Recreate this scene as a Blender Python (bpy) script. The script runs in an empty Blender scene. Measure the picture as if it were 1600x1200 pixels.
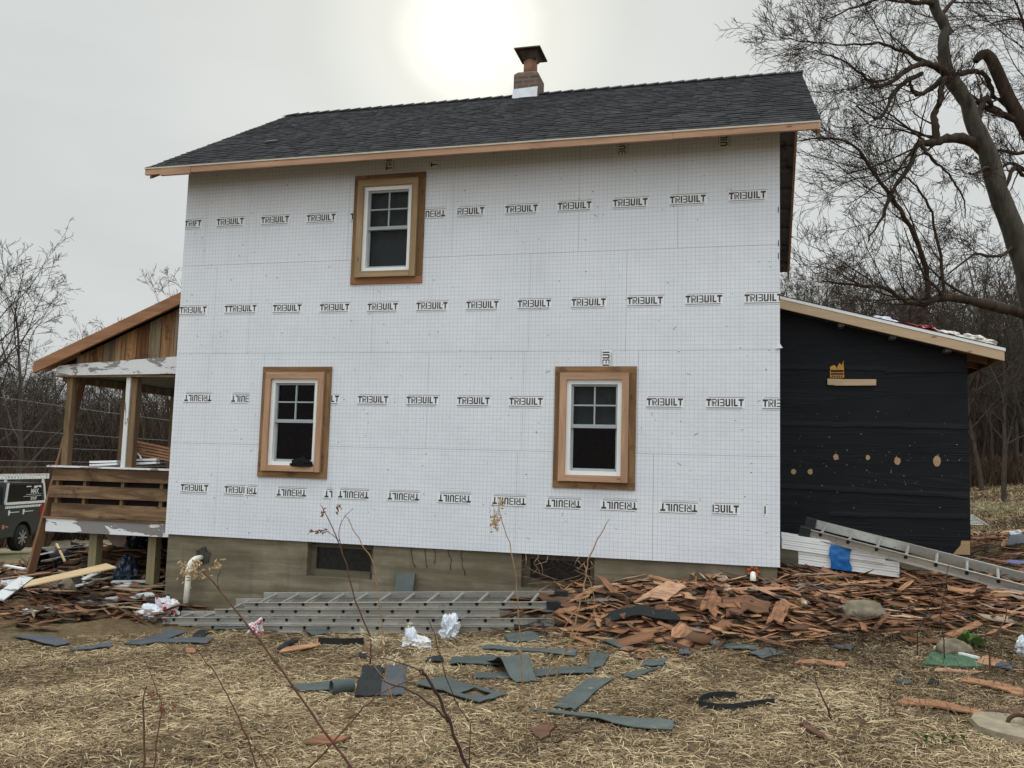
import bpy, bmesh, math, random
import numpy as np
from mathutils import Vector, Matrix, noise

# ------------------------------------------------------------------ camera
sc = bpy.context.scene
FPX = 1369.6
CAM = np.array([7.602, -10.4202, 1.9459])
YAW, PITCH, ROLL = .2626, .0962, .0289
fw = np.array([-math.sin(YAW)*math.cos(PITCH), math.cos(YAW)*math.cos(PITCH), math.sin(PITCH)])
rt = np.array([math.cos(YAW), math.sin(YAW), 0.])
up = np.cross(rt, fw)
rt, up = math.cos(ROLL)*rt + math.sin(ROLL)*up, -math.sin(ROLL)*rt + math.cos(ROLL)*up
cd = bpy.data.cameras.new("camera")
cam = bpy.data.objects.new("camera", cd)
sc.collection.objects.link(cam)
cam.matrix_world = Matrix(((rt[0], up[0], -fw[0], CAM[0]), (rt[1], up[1], -fw[1], CAM[1]),
                           (rt[2], up[2], -fw[2], CAM[2]), (0, 0, 0, 1)))
cd.sensor_width = 36
cd.lens = 36*FPX/1600
cd.clip_start = .05
cd.clip_end = 2000
sc.camera = cam

# ------------------------------------------------------------------ sky, sun, exposure
SUN_EL, SUN_AZ = math.radians(27.2), math.radians(-18.6)     # azimuth from +y towards +x
SUND = Vector((math.sin(SUN_AZ)*math.cos(SUN_EL), math.cos(SUN_AZ)*math.cos(SUN_EL), math.sin(SUN_EL)))
SKY_LOW, SKY_TOP, GLOW = .565, 2.15, 1.0
world = bpy.data.worlds.new("World")
sc.world = world
world.use_nodes = True
wt = world.node_tree
wt.nodes.clear()


def N(t, kind, **kw):
    n = t.nodes.new(kind)
    for k, v in kw.items():
        if k.startswith('i_'):
            n.inputs[k[2:].replace('_', ' ')].default_value = v
        elif k[0] == 'n' and k[1:].isdigit():
            n.inputs[int(k[1:])].default_value = v
        else:
            setattr(n, k, v)
    return n


def build_world():
    t = wt
    L = t.links.new
    out = N(t, 'ShaderNodeOutputWorld')
    sky = N(t, 'ShaderNodeTexSky', sky_type='NISHITA', sun_disc=False, sun_elevation=SUN_EL, sun_rotation=SUN_AZ)
    b1 = N(t, 'ShaderNodeBackground')
    b1.inputs[1].default_value = .05
    tint = N(t, 'ShaderNodeMix', data_type='RGBA')
    tint.inputs[0].default_value = .985
    L(sky.outputs[0], tint.inputs[6])
    tint.inputs[7].default_value = (.6, .62, .62, 1)
    L(tint.outputs[2], b1.inputs[0])
    tc = N(t, 'ShaderNodeTexCoord')
    sep = N(t, 'ShaderNodeSeparateXYZ')
    L(tc.outputs['Generated'], sep.inputs[0])
    # overcast dome: dim band above the horizon, much brighter overhead
    mr = N(t, 'ShaderNodeMapRange', interpolation_type='SMOOTHSTEP')
    L(sep.outputs[2], mr.inputs[0])
    mr.inputs[1].default_value = .50
    mr.inputs[2].default_value = 1.0
    mr.inputs[3].default_value = SKY_LOW
    mr.inputs[4].default_value = SKY_TOP
    # dome boosted behind the camera, added to brighten the front wall
    mb = N(t, 'ShaderNodeMapRange', interpolation_type='SMOOTHSTEP')
    L(sep.outputs[1], mb.inputs[0])
    mb.inputs[1].default_value = .25
    mb.inputs[2].default_value = -.6
    mb.inputs[3].default_value = 1.0
    mb.inputs[4].default_value = 1.55
    m0 = N(t, 'ShaderNodeMath', operation='MULTIPLY')
    L(mr.outputs[0], m0.inputs[0]); L(mb.outputs[0], m0.inputs[1])
    nz = N(t, 'ShaderNodeTexNoise')
    nz.inputs['Scale'].default_value = 2.2
    nz.inputs['Detail'].default_value = 5
    mp = N(t, 'ShaderNodeMapping')
    mp.inputs['Scale'].default_value = (1, 1, 3.2)
    L(tc.outputs['Generated'], mp.inputs[0]); L(mp.outputs[0], nz.inputs[0])
    mc = N(t, 'ShaderNodeMapRange')
    L(nz.outputs[0], mc.inputs[0])
    mc.inputs[1].default_value = .3; mc.inputs[2].default_value = .7
    mc.inputs[3].default_value = .92; mc.inputs[4].default_value = 1.07
    m1 = N(t, 'ShaderNodeMath', operation='MULTIPLY')
    L(m0.outputs[0], m1.inputs[0]); L(mc.outputs[0], m1.inputs[1])
    # sun behind thin cloud
    dot = N(t, 'ShaderNodeVectorMath', operation='DOT_PRODUCT')
    nrm = N(t, 'ShaderNodeVectorMath', operation='NORMALIZE')
    L(tc.outputs['Generated'], nrm.inputs[0])
    L(nrm.outputs[0], dot.inputs[0])
    dot.inputs[1].default_value = SUND
    ac = N(t, 'ShaderNodeMath', operation='ARCCOSINE')
    L(dot.outputs['Value'], ac.inputs[0])
    wob = N(t, 'ShaderNodeMath', operation='MULTIPLY_ADD')
    L(nz.outputs[0], wob.inputs[0]); wob.inputs[1].default_value = .085
    L(ac.outputs[0], wob.inputs[2])
    cr = N(t, 'ShaderNodeValToRGB')
    e = cr.color_ramp
    e.interpolation = 'EASE'
    e.elements[0].position = 0; e.elements[0].color = (2.2, 2.1, 1.9, 1)
    e.elements[1].position = 1; e.elements[1].color = (0, 0, 0, 1)
    for p, c in ((.060, (1.3, 1.22, 1.05, 1)), (.092, (.44, .41, .31, 1)), (.13, (.25, .225, .16, 1)), (.22, (.12, .112, .085, 1)), (.46, (.05, .046, .038, 1))):
        x = e.elements.new(p); x.color = c
    sc2 = N(t, 'ShaderNodeMath', operation='MULTIPLY')
    L(wob.outputs[0], sc2.inputs[0]); sc2.inputs[1].default_value = 1.0
    L(sc2.outputs[0], cr.inputs[0])
    base = N(t, 'ShaderNodeMix', data_type='RGBA', blend_type='MULTIPLY')
    base.inputs[0].default_value = 1
    base.inputs[6].default_value = (.955, 1.0, 1.0, 1)
    L(m1.outputs[0], base.inputs[7])
    add = N(t, 'ShaderNodeMix', data_type='RGBA', blend_type='ADD')
    add.inputs[0].default_value = GLOW
    L(base.outputs[2], add.inputs[6]); L(cr.outputs[0], add.inputs[7])
    b2 = N(t, 'ShaderNodeBackground')
    b2.inputs[1].default_value = 1.0
    L(add.outputs[2], b2.inputs[0])
    ad = N(t, 'ShaderNodeAddShader')
    L(b1.outputs[0], ad.inputs[0]); L(b2.outputs[0], ad.inputs[1])
    L(ad.outputs[0], out.inputs[0])


build_world()
sd = bpy.data.lights.new("sun", 'SUN')
sd.energy = .8
sd.angle = math.radians(18)
sd.color = (1, .94, .84)
so = bpy.data.objects.new("sun", sd)
sc.collection.objects.link(so)
so.rotation_euler = SUND.to_track_quat('Z', 'Y').to_euler()
sc.view_settings.view_transform = 'Standard'
sc.view_settings.look = 'None'
sc.view_settings.exposure = .08
sc.view_settings.gamma = 1
sc.view_settings.use_curve_mapping = False
sc.render.engine = 'CYCLES'
sc.cycles.max_bounces = 5
sc.cycles.diffuse_bounces = 3
sc.cycles.glossy_bounces = 2
sc.cycles.transparent_max_bounces = 8
sc.cycles.use_denoising = True

# ------------------------------------------------------------------ helpers
rng = random.Random(7)
nr = np.random.default_rng(11)


def ray(px, py):
    return fw + rt*(px-800)/FPX - up*(py-600)/FPX


def on_y(px, py, y=0.):
    d = ray(px, py); return CAM + d*((y-CAM[1])/d[1])


def at_d(px, py, dep):
    return CAM + ray(px, py)*dep


# terrain: thin-plate spline through surveyed spots, plus the rubble mounds
CP = np.array([(0, 0, .02), (1, -1, -.10), (3, -.9, .0), (5.6, -.9, .17), (6.5, -1.5, .20), (8, -.6, .36), (8.2, 1.0, .5), (10.2, 1.2, .72),
    (10.8, -.3, .50), (9.6, -2.6, .32), (6.1, -4.7, .12), (3.2, -5.6, .05), (0, -2.6, -.10), (-1, -4, -.12), (7.6, -10.4, .30), (0, -11, .0),
    (16, -10, .5), (16, 0, .75), (12, 5, .85), (12.6, 9, 1.0), (13.7, 14, 1.28), (15, 19, 1.55), (18.5, 34, 2.1), (24, 60, 3.4), (40, 40, 2.8),
    (-2, .4, -.06), (-4, 2, -.10), (-6, 4.5, -.35), (-9, 8, -.75), (-13.2, 11.6, -1.05), (-24, 23, -2.2), (-40, 40, -3.0), (-60, 60, -2),
    (-20, -10, -.8), (4, 3, .25), (4, 8, .2), (0, 14, -.3), (5, 30, .3), (0, 70, 1.5), (60, 90, 6), (-70, 100, 1), (0, 120, 6), (80, 0, 2),
    (-80, 0, -3), (-80, -80, -3), (80, -80, 1), (0, -90, -.5), (130, 160, 12), (-140, 160, 8), (0, 200, 14)], float)


def _u(r2):
    return np.where(r2 > 1e-9, r2*np.log(np.maximum(r2, 1e-9)), 0)


def _fit():
    xy = CP[:, :2]; n = len(CP)
    K = _u(((xy[:, None]-xy[None])**2).sum(-1)) + np.eye(n)*1.5
    Pm = np.c_[np.ones(n), xy]
    A = np.block([[K, Pm], [Pm.T, np.zeros((3, 3))]])
    return np.linalg.solve(A, np.r_[CP[:, 2], 0, 0, 0])


TPS = _fit()


def sstep(a, b, x):
    t = np.clip((x-a)/(b-a), 0, 1); return t*t*(3-2*t)


def base_z(x, y):
    x = np.asarray(x, float); y = np.asarray(y, float)
    xc = np.clip(x, -160, 160); yc = np.clip(y, -110, 220)
    out = np.zeros(np.broadcast(xc, yc).shape)
    for (cx, cy, _), w in zip(CP, TPS[:-3]):
        out = out + w*_u((xc-cx)**2+(yc-cy)**2)
    return out + TPS[-3] + TPS[-2]*xc + TPS[-1]*yc


def mound(x, y):
    x = np.asarray(x, float); y = np.asarray(y, float)
    hx = np.interp(x, [4.6, 5.1, 5.6, 6.3, 7.2, 8, 9, 10, 11, 12, 13.5], [0, .20, .30, .34, .34, .34, .24, .20, .15, .10, 0])
    back = np.where(x < 8, 1., 1-sstep(.6, 1.4, y))
    m = hx*(1-sstep(-1.75, -.05, -y-.0)*0)*sstep(-1.45, -.15, y)*back
    m = m + .34*np.exp(-(((x-11.3)/1.3)**2+((y-3.6)/2.0)**2))
    m = m + .16*np.exp(-(((x+2.2)/1.6)**2+((y+.7)/.8)**2)) + .52*np.exp(-(((x+2.0)/1.6)**2+((y-1.6)/.8)**2))
    return m


def zg(x, y):
    return base_z(x, y) + mound(x, y) + .02*np.sin(np.asarray(x)*2.3+1)*np.sin(np.asarray(y)*2.9) + .012*np.sin(np.asarray(x)*7.1)*np.sin(np.asarray(y)*6.3+2)


def on_g(px, py, h=0.):
    """where the line of sight through a picture point meets the terrain"""
    d = ray(px, py); a, b = 2., 60.
    t = np.linspace(a, b, 1200)
    P = CAM[None] + d[None]*t[:, None]
    below = P[:, 2] < zg(P[:, 0], P[:, 1]) + h
    i = int(np.argmax(below)) if below.any() else len(t)-1
    return P[i]


COL = sc.collection
ORG = {}


def empty(name, loc=(0, 0, 0), label=None, cat=None, group=None, kind=None, rz=0):
    o = bpy.data.objects.new(name, None)
    o.empty_display_size = .2
    COL.objects.link(o)
    o.location = loc
    o.rotation_euler = (0, 0, rz)
    ORG[o.name] = np.array(loc, float) if rz == 0 else np.zeros(3)
    tag(o, label, cat, group, kind)
    return o


def tag(o, label=None, cat=None, group=None, kind=None):
    if label: o['label'] = label
    if cat: o['category'] = cat
    if group: o['group'] = group
    if kind: o['kind'] = kind
    return o


def dup_tree(o, parent=None):
    c = o.copy()
    COL.objects.link(c)
    c.parent = parent
    for ch in list(o.children):
        dup_tree(ch, c)
    return c


class MB:
    def __init__(s):
        s.v = []; s.f = []; s.m = []

    def poly(s, pts, mi=0):
        i = len(s.v)
        s.v += [tuple(map(float, p)) for p in pts]
        s.f.append(tuple(range(i, i+len(pts)))); s.m.append(mi)

    def hexa(s, p8, mi=0):
        i = len(s.v)
        s.v += [tuple(map(float, p)) for p in p8]
        for q in ((3, 2, 1, 0), (4, 5, 6, 7), (0, 1, 5, 4), (1, 2, 6, 5), (2, 3, 7, 6), (3, 0, 4, 7)):
            s.f.append(tuple(i+k for k in q)); s.m.append(mi)

    def box(s, x0, x1, y0, y1, z0, z1, mi=0):
        s.hexa([(x0, y0, z0), (x1, y0, z0), (x1, y1, z0), (x0, y1, z0), (x0, y0, z1), (x1, y0, z1), (x1, y1, z1), (x0, y1, z1)], mi)

    def beam(s, a, b, w, h, mi=0, upv=(0, 0, 1), roll=0.):
        a = Vector(a); b = Vector(b); d = (b-a).normalized()
        u = Vector(upv)
        if abs(d.dot(u)) > .98: u = Vector((0, 1, 0))
        side = d.cross(u).normalized(); u2 = side.cross(d)
        if roll:
            q = Matrix.Rotation(roll, 3, d); side = q @ side; u2 = q @ u2
        S = side*w/2; U = u2*h/2
        s.hexa([a-S-U, a+S-U, b+S-U, b-S-U, a-S+U, a+S+U, b+S+U, b-S+U], mi)

    def prism(s, pts, off, mi=0):
        """polygon pts (3d) swept by off"""
        n = len(pts); i = len(s.v); o = Vector(off)
        s.v += [tuple(map(float, p)) for p in pts] + [tuple(Vector(p)+o) for p in pts]
        s.f.append(tuple(range(i, i+n))); s.m.append(mi)
        s.f.append(tuple(range(i+2*n-1, i+n-1, -1))); s.m.append(mi)
        for k in range(n):
            s.f.append((i+k, i+n+k, i+n+(k+1) % n, i+(k+1) % n)); s.m.append(mi)

    def tube(s, pts, r, n=8, mi=0, caps=True):
        pts = [Vector(p) for p in pts]
        rs = r if hasattr(r, '__len__') else [r]*len(pts)
        i0 = len(s.v); u = None
        for k, p in enumerate(pts):
            d = (pts[min(k+1, len(pts)-1)]-pts[max(k-1, 0)])
            d = d.normalized() if d.length > 0 else Vector((0, 0, 1))
            if u is None:
                u = d.orthogonal().normalized()
            u = (u-d*u.dot(d)).normalized(); w = d.cross(u)
            for j in range(n):
                a = 2*math.pi*j/n
                s.v.append(tuple(p+(u*math.cos(a)+w*math.sin(a))*rs[k]))
        for k in range(len(pts)-1):
            for j in range(n):
                a = i0+k*n+j; b = i0+k*n+(j+1) % n
                s.f.append((a, b, b+n, a+n)); s.m.append(mi)
        if caps:
            s.f.append(tuple(range(i0+n-1, i0-1, -1))); s.m.append(mi)
            e = i0+(len(pts)-1)*n
            s.f.append(tuple(range(e, e+n))); s.m.append(mi)

    def disc(s, c, nrm, r, n=10, mi=0, ax=1., wob=0):
        nrm = Vector(nrm).normalized(); u = nrm.orthogonal().normalized(); w = nrm.cross(u)
        s.poly([Vector(c)+(u*math.cos(2*math.pi*k/n)+w*math.sin(2*math.pi*k/n)*ax)*r*(1+rng.uniform(-wob, wob)) for k in range(n)], mi)

    def cut(s):
        s.__dict__.setdefault('cuts', []).append((len(s.v), len(s.f)))

    def build_each(s, name, mats, parent=None):
        cs = s.cuts + [(len(s.v), len(s.f))]
        for (v0, f0), (v1, f1) in zip(cs[:-1], cs[1:]):
            if f1 == f0: continue
            m = MB(); m.v = s.v[v0:v1]; m.f = [tuple(i-v0 for i in f) for f in s.f[f0:f1]]; m.m = s.m[f0:f1]
            o = m.build(name, mats, parent)
        return o

    def build(s, name, mats, parent=None, smooth=False, label=None):
        mats = mats if isinstance(mats, (list, tuple)) else [mats]
        me = bpy.data.meshes.new(name)
        org = ORG.get(parent.name, np.zeros(3)) if parent else np.zeros(3)
        v = np.array(s.v, float)-org if len(s.v) else np.zeros((0, 3))
        me.from_pydata(v.tolist(), [], s.f)
        for m in mats: me.materials.append(m)
        if len(mats) > 1: me.polygons.foreach_set('material_index', s.m)
        if smooth: me.polygons.foreach_set('use_smooth', [True]*len(me.polygons))
        me.update()
        o = bpy.data.objects.new(name, me)
        COL.objects.link(o)
        o.parent = parent
        if parent: ORG[o.name] = org
        if label: o['label'] = label
        return o


def np_mesh(name, V, F, mat, parent=None, rnd=None, smooth=False):
    """fast mesh: V (n,3), F (m,k) with equal k; rnd per-vertex float attribute"""
    me = bpy.data.meshes.new(name)
    V = np.asarray(V, np.float32); F = np.asarray(F, np.int32)
    m, k = F.shape
    me.vertices.add(len(V)); me.vertices.foreach_set('co', V.ravel())
    me.loops.add(m*k); me.loops.foreach_set('vertex_index', F.ravel())
    me.polygons.add(m)
    me.polygons.foreach_set('loop_start', np.arange(0, m*k, k, dtype=np.int32))
    me.polygons.foreach_set('loop_total', np.full(m, k, np.int32))
    if smooth: me.polygons.foreach_set('use_smooth', np.ones(m, bool))
    me.update(calc_edges=True)
    if rnd is not None:
        a = me.attributes.new('rnd', 'FLOAT', 'POINT'); a.data.foreach_set('value', np.asarray(rnd, np.float32))
    me.materials.append(mat)
    o = bpy.data.objects.new(name, me)
    COL.objects.link(o)
    o.parent = parent
    return o


# ------------------------------------------------------------------ materials
class Mat:
    def __init__(s, name, rough=.7, metal=0., spec=.3):
        s.m = bpy.data.materials.new(name); s.m.use_nodes = True
        s.t = s.m.node_tree; s.b = s.t.nodes['Principled BSDF']
        s.b.inputs['Roughness'].default_value = rough
        s.b.inputs['Metallic'].default_value = metal
        s.b.inputs['Specular IOR Level'].default_value = spec
        s.L = s.t.links.new
        s.tc = s.t.nodes.new('ShaderNodeTexCoord')

    def coords(s, scale=(1, 1, 1)):
        mp = N(s.t, 'ShaderNodeMapping'); mp.inputs['Scale'].default_value = scale
        s.L(s.tc.outputs['Object'], mp.inputs[0]); return mp.outputs[0]

    def noise(s, scale, detail=4, vec=None, stretch=(1, 1, 1), rough=.55, dist=0):
        n = N(s.t, 'ShaderNodeTexNoise'); n.inputs['Scale'].default_value = scale; n.inputs['Detail'].default_value = detail
        n.inputs['Roughness'].default_value = rough; n.inputs['Distortion'].default_value = dist
        s.L(vec or s.coords(stretch), n.inputs[0]); return n.outputs[0]

    def ramp(s, fac, stops):
        r = N(s.t, 'ShaderNodeValToRGB'); e = r.color_ramp
        while len(e.elements) < len(stops): e.elements.new(.5)
        for el, (p, c) in zip(e.elements, stops):
            el.position = p; el.color = (*c, 1) if len(c) == 3 else c
        s.L(fac, r.inputs[0]); return r.outputs[0]

    def mix(s, fac, a, b, blend='MIX'):
        n = N(s.t, 'ShaderNodeMix', data_type='RGBA', blend_type=blend)
        for sock, val in ((n.inputs[0], fac), (n.inputs[6], a), (n.inputs[7], b)):
            if hasattr(val, 'is_output'): s.L(val, sock)
            elif isinstance(val, (int, float)): sock.default_value = val
            else: sock.default_value = (*val, 1)
        return n.outputs[2]

    def math(s, op, a, b=None):
        n = N(s.t, 'ShaderNodeMath', operation=op)
        for sock, val in zip(n.inputs, (a, b)):
            if val is None: continue
            if hasattr(val, 'is_output'): s.L(val, sock)
            else: sock.default_value = val
        return n.outputs[0]

    def color(s, c):
        if hasattr(c, 'is_output'): s.L(c, s.b.inputs['Base Color'])
        else: s.b.inputs['Base Color'].default_value = (*c, 1)
        return s

    def bump(s, h, strength=.3, dist=.01):
        n = N(s.t, 'ShaderNodeBump'); n.inputs['Strength'].default_value = strength; n.inputs['Distance'].default_value = dist
        s.L(h, n.inputs['Height']); s.L(n.outputs[0], s.b.inputs['Normal']); return s

    def obrnd(s):
        return N(s.t, 'ShaderNodeObjectInfo').outputs['Random']

    def attr(s, nm='rnd'):
        n = N(s.t, 'ShaderNodeAttribute', attribute_name=nm); return n.outputs['Fac']


def plain(name, c, rough=.7, metal=0., var=.12, scale=6, spec=.3):
    M = Mat(name, rough, metal, spec)
    n = M.noise(scale)
    M.color(M.ramp(n, [(.3, [x*(1-var) for x in c]), (.7, [min(1, x*(1+var)) for x in c])]))
    return M.m


def wood(name, dark, light, axis=0, rough=.75, knots=.6, grain=26, stain=None, streak=0.):
    M = Mat(name, rough, 0, .25)
    st = [1, 1, 1]; st[axis] = .06
    g = M.noise(grain, 5, stretch=st, rough=.6, dist=.4)
    big = M.noise(2.2, 3)
    c = M.ramp(g, [(.25, dark), (.75, light)])
    c = M.mix(M.math('MULTIPLY', big, .45), c, [x*.6 for x in dark])
    c = M.mix(M.math('MULTIPLY', M.obrnd(), .3), c, light)
    if streak:
        s4 = [1, 1, 1]; s4[axis] = .1
        c = M.mix(M.ramp(M.noise(9, 6, stretch=s4, rough=.7, dist=.8), [(.42, (streak,)*3), (.62, (0, 0, 0))]), c, [x*.35 for x in dark])
    if knots:
        kst = [3.2, 3.2, 3.2]; kst[axis] = 1.3
        v = N(M.t, 'ShaderNodeTexVoronoi'); v.inputs['Scale'].default_value = 2.0
        M.L(M.coords(kst), v.inputs[0])
        k = M.ramp(v.outputs['Distance'], [(.05, (knots,)*3), (.12, (0, 0, 0))])
        c = M.mix(k, c, [dark[0]*.35, dark[1]*.25, dark[2]*.2])
    if stain:
        s2 = M.noise(stain[0], 5, rough=.65)
        c = M.mix(M.ramp(s2, [(stain[1], (0, 0, 0)), (stain[1]+.08, (.85,)*3)]), c, stain[2])
    M.color(c)
    M.bump(g, .25, .004)
    return M.m


def gable_mat():
    M = Mat('gable_board', .8, 0, .2)
    g = M.noise(16, 5, stretch=(1, 1, .06), rough=.65, dist=.4)
    c = M.ramp(M.obrnd(), [(0, (.15, .062, .026)), (.35, (.30, .15, .065)), (.6, (.38, .21, .10)), (.8, (.30, .245, .165)), (1, (.21, .17, .115))])
    c = M.mix(M.ramp(g, [(.35, (.75,)*3), (.65, (0, 0, 0))]), c, (.055, .025, .012))
    d = M.noise(2.5, 5, rough=.7)
    c = M.mix(M.ramp(d, [(.56, (0, 0, 0)), (.64, (.8,)*3)]), c, (.06, .035, .02))
    M.color(c); M.bump(g, .3, .004)
    return M.m


def peeling(name, paint=(.74, .76, .77), bare=(.30, .28, .26), thr=.53, axis=0, scale=3.0):
    M = Mat(name, .6, 0, .3)
    st = [3, 3, 3]; st[axis] = .9
    a = M.noise(scale, 6, stretch=st, rough=.62, dist=.6)
    fine = M.noise(30, 3)
    f = M.ramp(a, [(thr, (0, 0, 0)), (thr+.012, (1, 1, 1))])
    p = M.mix(fine, [x*.9 for x in paint], paint)
    b = M.mix(fine, [x*.7 for x in bare], bare)
    M.color(M.mix(f, p, b))
    M.bump(M.math('SUBTRACT', 1., f), .5, .004)
    return M.m


def m_sheathing():
    M = Mat('white_foam_sheathing', .45, 0, .35)
    sp = N(M.t, 'ShaderNodeSeparateXYZ'); M.L(M.tc.outputs['Object'], sp.inputs[0])

    def lines(o, pitch, w):
        f = M.math('FRACT', M.math('DIVIDE', o, pitch))
        return M.math('LESS_THAN', f, w/pitch)
    g = M.math('MAXIMUM', lines(sp.outputs[0], .0508, .0046), lines(sp.outputs[2], .0508, .0046))
    smear = M.noise(1.3, 5, rough=.6)
    streak = M.noise(3, 4, stretch=(2.5, 1, .35))
    base = M.ramp(smear, [(.25, (.68, .71, .77)), (.6, (.755, .785, .845)), (.8, (.785, .81, .86))])
    base = M.mix(M.ramp(streak, [(.55, (0, 0, 0)), (.75, (.35,)*3)]), base, (.62, .64, .66))
    c = M.mix(M.math('MULTIPLY', g, .55), base, (.34, .37, .42))
    dirt = M.noise(9, 5, rough=.7)
    c = M.mix(M.ramp(dirt, [(.70, (0, 0, 0)), (.76, (.6,)*3)]), c, (.42, .40, .36))
    M.color(c)
    M.bump(M.math('ADD', M.noise(4.5, 3), M.math('MULTIPLY', M.noise(28, 2), .25)), .42, .014)
    return M.m


def m_concrete():
    M = Mat('board_formed_concrete', .92, 0, .12)
    a = M.noise(1.1, 7, rough=.68)
    b = M.noise(16, 5, rough=.65)
    h = M.noise(2.2, 5, stretch=(.35, 1, 3.2), rough=.6)
    c = M.ramp(a, [(.25, (.115, .096, .066)), (.5, (.235, .200, .142)), (.75, (.345, .305, .232))])
    c = M.mix(M.ramp(h, [(.40, (.8,)*3), (.60, (0, 0, 0))]), c, (.105, .089, .062))
    c = M.mix(M.math('MULTIPLY', b, .45), c, (.16, .14, .10))
    v = M.noise(4, 5, stretch=(1.6, 1, .22))
    c = M.mix(M.ramp(v, [(.60, (0, 0, 0)), (.78, (.5,)*3)]), c, (.075, .066, .045))
    mz = M.noise(1.9, 4)
    c = M.mix(M.ramp(mz, [(.56, (0, 0, 0)), (.75, (.5,)*3)]), c, (.10, .108, .05))
    sp = N(M.t, 'ShaderNodeSeparateXYZ'); M.L(M.tc.outputs['Object'], sp.inputs[0])
    f = M.math('FRACT', M.math('DIVIDE', M.math('ADD', sp.outputs[2], M.math('MULTIPLY', h, .05)), .19))
    ln = M.math('MULTIPLY', M.math('LESS_THAN', f, .04), M.math('LESS_THAN', a, .5))
    c = M.mix(M.math('MULTIPLY', ln, .3), c, (.08, .07, .05))
    M.color(c)
    M.bump(M.math('SUBTRACT', M.math('ADD', M.math('MULTIPLY', b, .5), h), ln), .5, .012)
    return M.m


def m_shingle():
    M = Mat('charcoal_shingles', .9, 0, .2)
    r = M.attr()
    gr = M.noise(90, 2)
    c = M.ramp(r, [(0, (.018, .019, .021)), (.5, (.032, .033, .036)), (1, (.055, .056, .060))])
    c = M.mix(M.math('MULTIPLY', gr, .5), c, (.02, .02, .022))
    c = M.mix(M.math('MULTIPLY', M.noise(.8, 3), .25), c, (.05, .05, .05))
    M.color(c); M.bump(gr, .5, .004)
    return M.m


def m_felt():
    M = Mat('black_roofing_felt', .7, 0, .22)
    a = M.noise(2.2, 5, stretch=(.6, 1, 2.2), rough=.6)
    c = M.ramp(a, [(.3, (.0035, .0042, .006)), (.7, (.0085, .0095, .0125))])
    w = M.noise(1.5, 4, stretch=(.4, 1, 1.6))
    c = M.mix(M.ramp(w, [(.6, (0, 0, 0)), (.8, (.5,)*3)]), c, (.016, .017, .02))
    M.color(c)
    f = M.ramp(M.noise(2.6, 3, stretch=(.14, 1, 2.4), dist=.6), [(.45, (0, 0, 0)), (.5, (1, 1, 1)), (.55, (0, 0, 0))])
    M.bump(M.math('ADD', M.math('MULTIPLY', a, .7), M.math('MULTIPLY', f, .35)), .3, .03)
    return M.m


def m_ground():
    M = Mat('dry_ground', .95, 0, .1)
    a = M.noise(.9, 6, rough=.65); b = M.noise(11, 5, rough=.7); f = M.noise(60, 3, stretch=(1, .5, 1))
    c = M.ramp(b, [(.25, (.05, .034, .019)), (.5, (.15, .104, .057)), (.78, (.32, .235, .13))])
    c = M.mix(M.math('MULTIPLY', f, .7), c, (.19, .145, .085))
    c = M.mix(M.ramp(a, [(.42, (0, 0, 0)), (.62, (.7,)*3)]), c, (.07, .05, .03))
    # mown field, a strip of green and leaf litter beyond the house
    sp = N(M.t, 'ShaderNodeSeparateXYZ'); M.L(M.tc.outputs['Object'], sp.inputs[0])
    y2 = M.math('ADD', sp.outputs[1], M.math('MULTIPLY', a, 3.5))
    far = N(M.t, 'ShaderNodeMapRange'); M.L(y2, far.inputs[0]); far.inputs[1].default_value = 9.5; far.inputs[2].default_value = 12
    fld = M.ramp(M.noise(5, 6, stretch=(.35, 1.6, 1), rough=.7), [(.3, (.12, .095, .06)), (.55, (.25, .21, .14)), (.75, (.36, .31, .21))])
    grn = N(M.t, 'ShaderNodeMapRange'); M.L(y2, grn.inputs[0]); grn.inputs[1].default_value = 18.5; grn.inputs[2].default_value = 15.5
    fld = M.mix(M.math('MULTIPLY', grn.outputs[0], .75), fld, M.ramp(M.noise(9, 5), [(.35, (.055, .062, .022)), (.7, (.14, .145, .06))]))
    c = M.mix(far.outputs[0], c, fld)
    wd = N(M.t, 'ShaderNodeMapRange'); M.L(y2, wd.inputs[0]); wd.inputs[1].default_value = 36; wd.inputs[2].default_value = 41
    c = M.mix(wd.outputs[0], c, M.ramp(M.noise(3, 6), [(.3, (.035, .024, .016)), (.7, (.095, .062, .04))]))
    M.color(c); M.bump(M.math('ADD', b, f), .8, .04)
    return M.m


def m_attr(name, stops, rough=.85, spec=.15, scale=20, amt=.3):
    M = Mat(name, rough, 0, spec)
    c = M.ramp(M.attr(), stops)
    n = M.noise(scale, 4)
    M.color(M.mix(M.math('MULTIPLY', n, amt), c, stops[0][1]))
    return M.m


def m_obj(name, stops, rough=.85, spec=.2, axis=0, grain=18):
    M = Mat(name, rough, 0, spec)
    st = [1, 1, 1]; st[axis] = .12
    g = M.noise(grain, 4, stretch=st)
    c = M.ramp(M.obrnd(), stops)
    c = M.mix(M.ramp(g, [(.35, (.55,)*3), (.6, (0, 0, 0))]), c, [x*.45 for x in stops[0][1]])
    M.color(c); M.bump(g, .4, .004)
    return M.m


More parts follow.
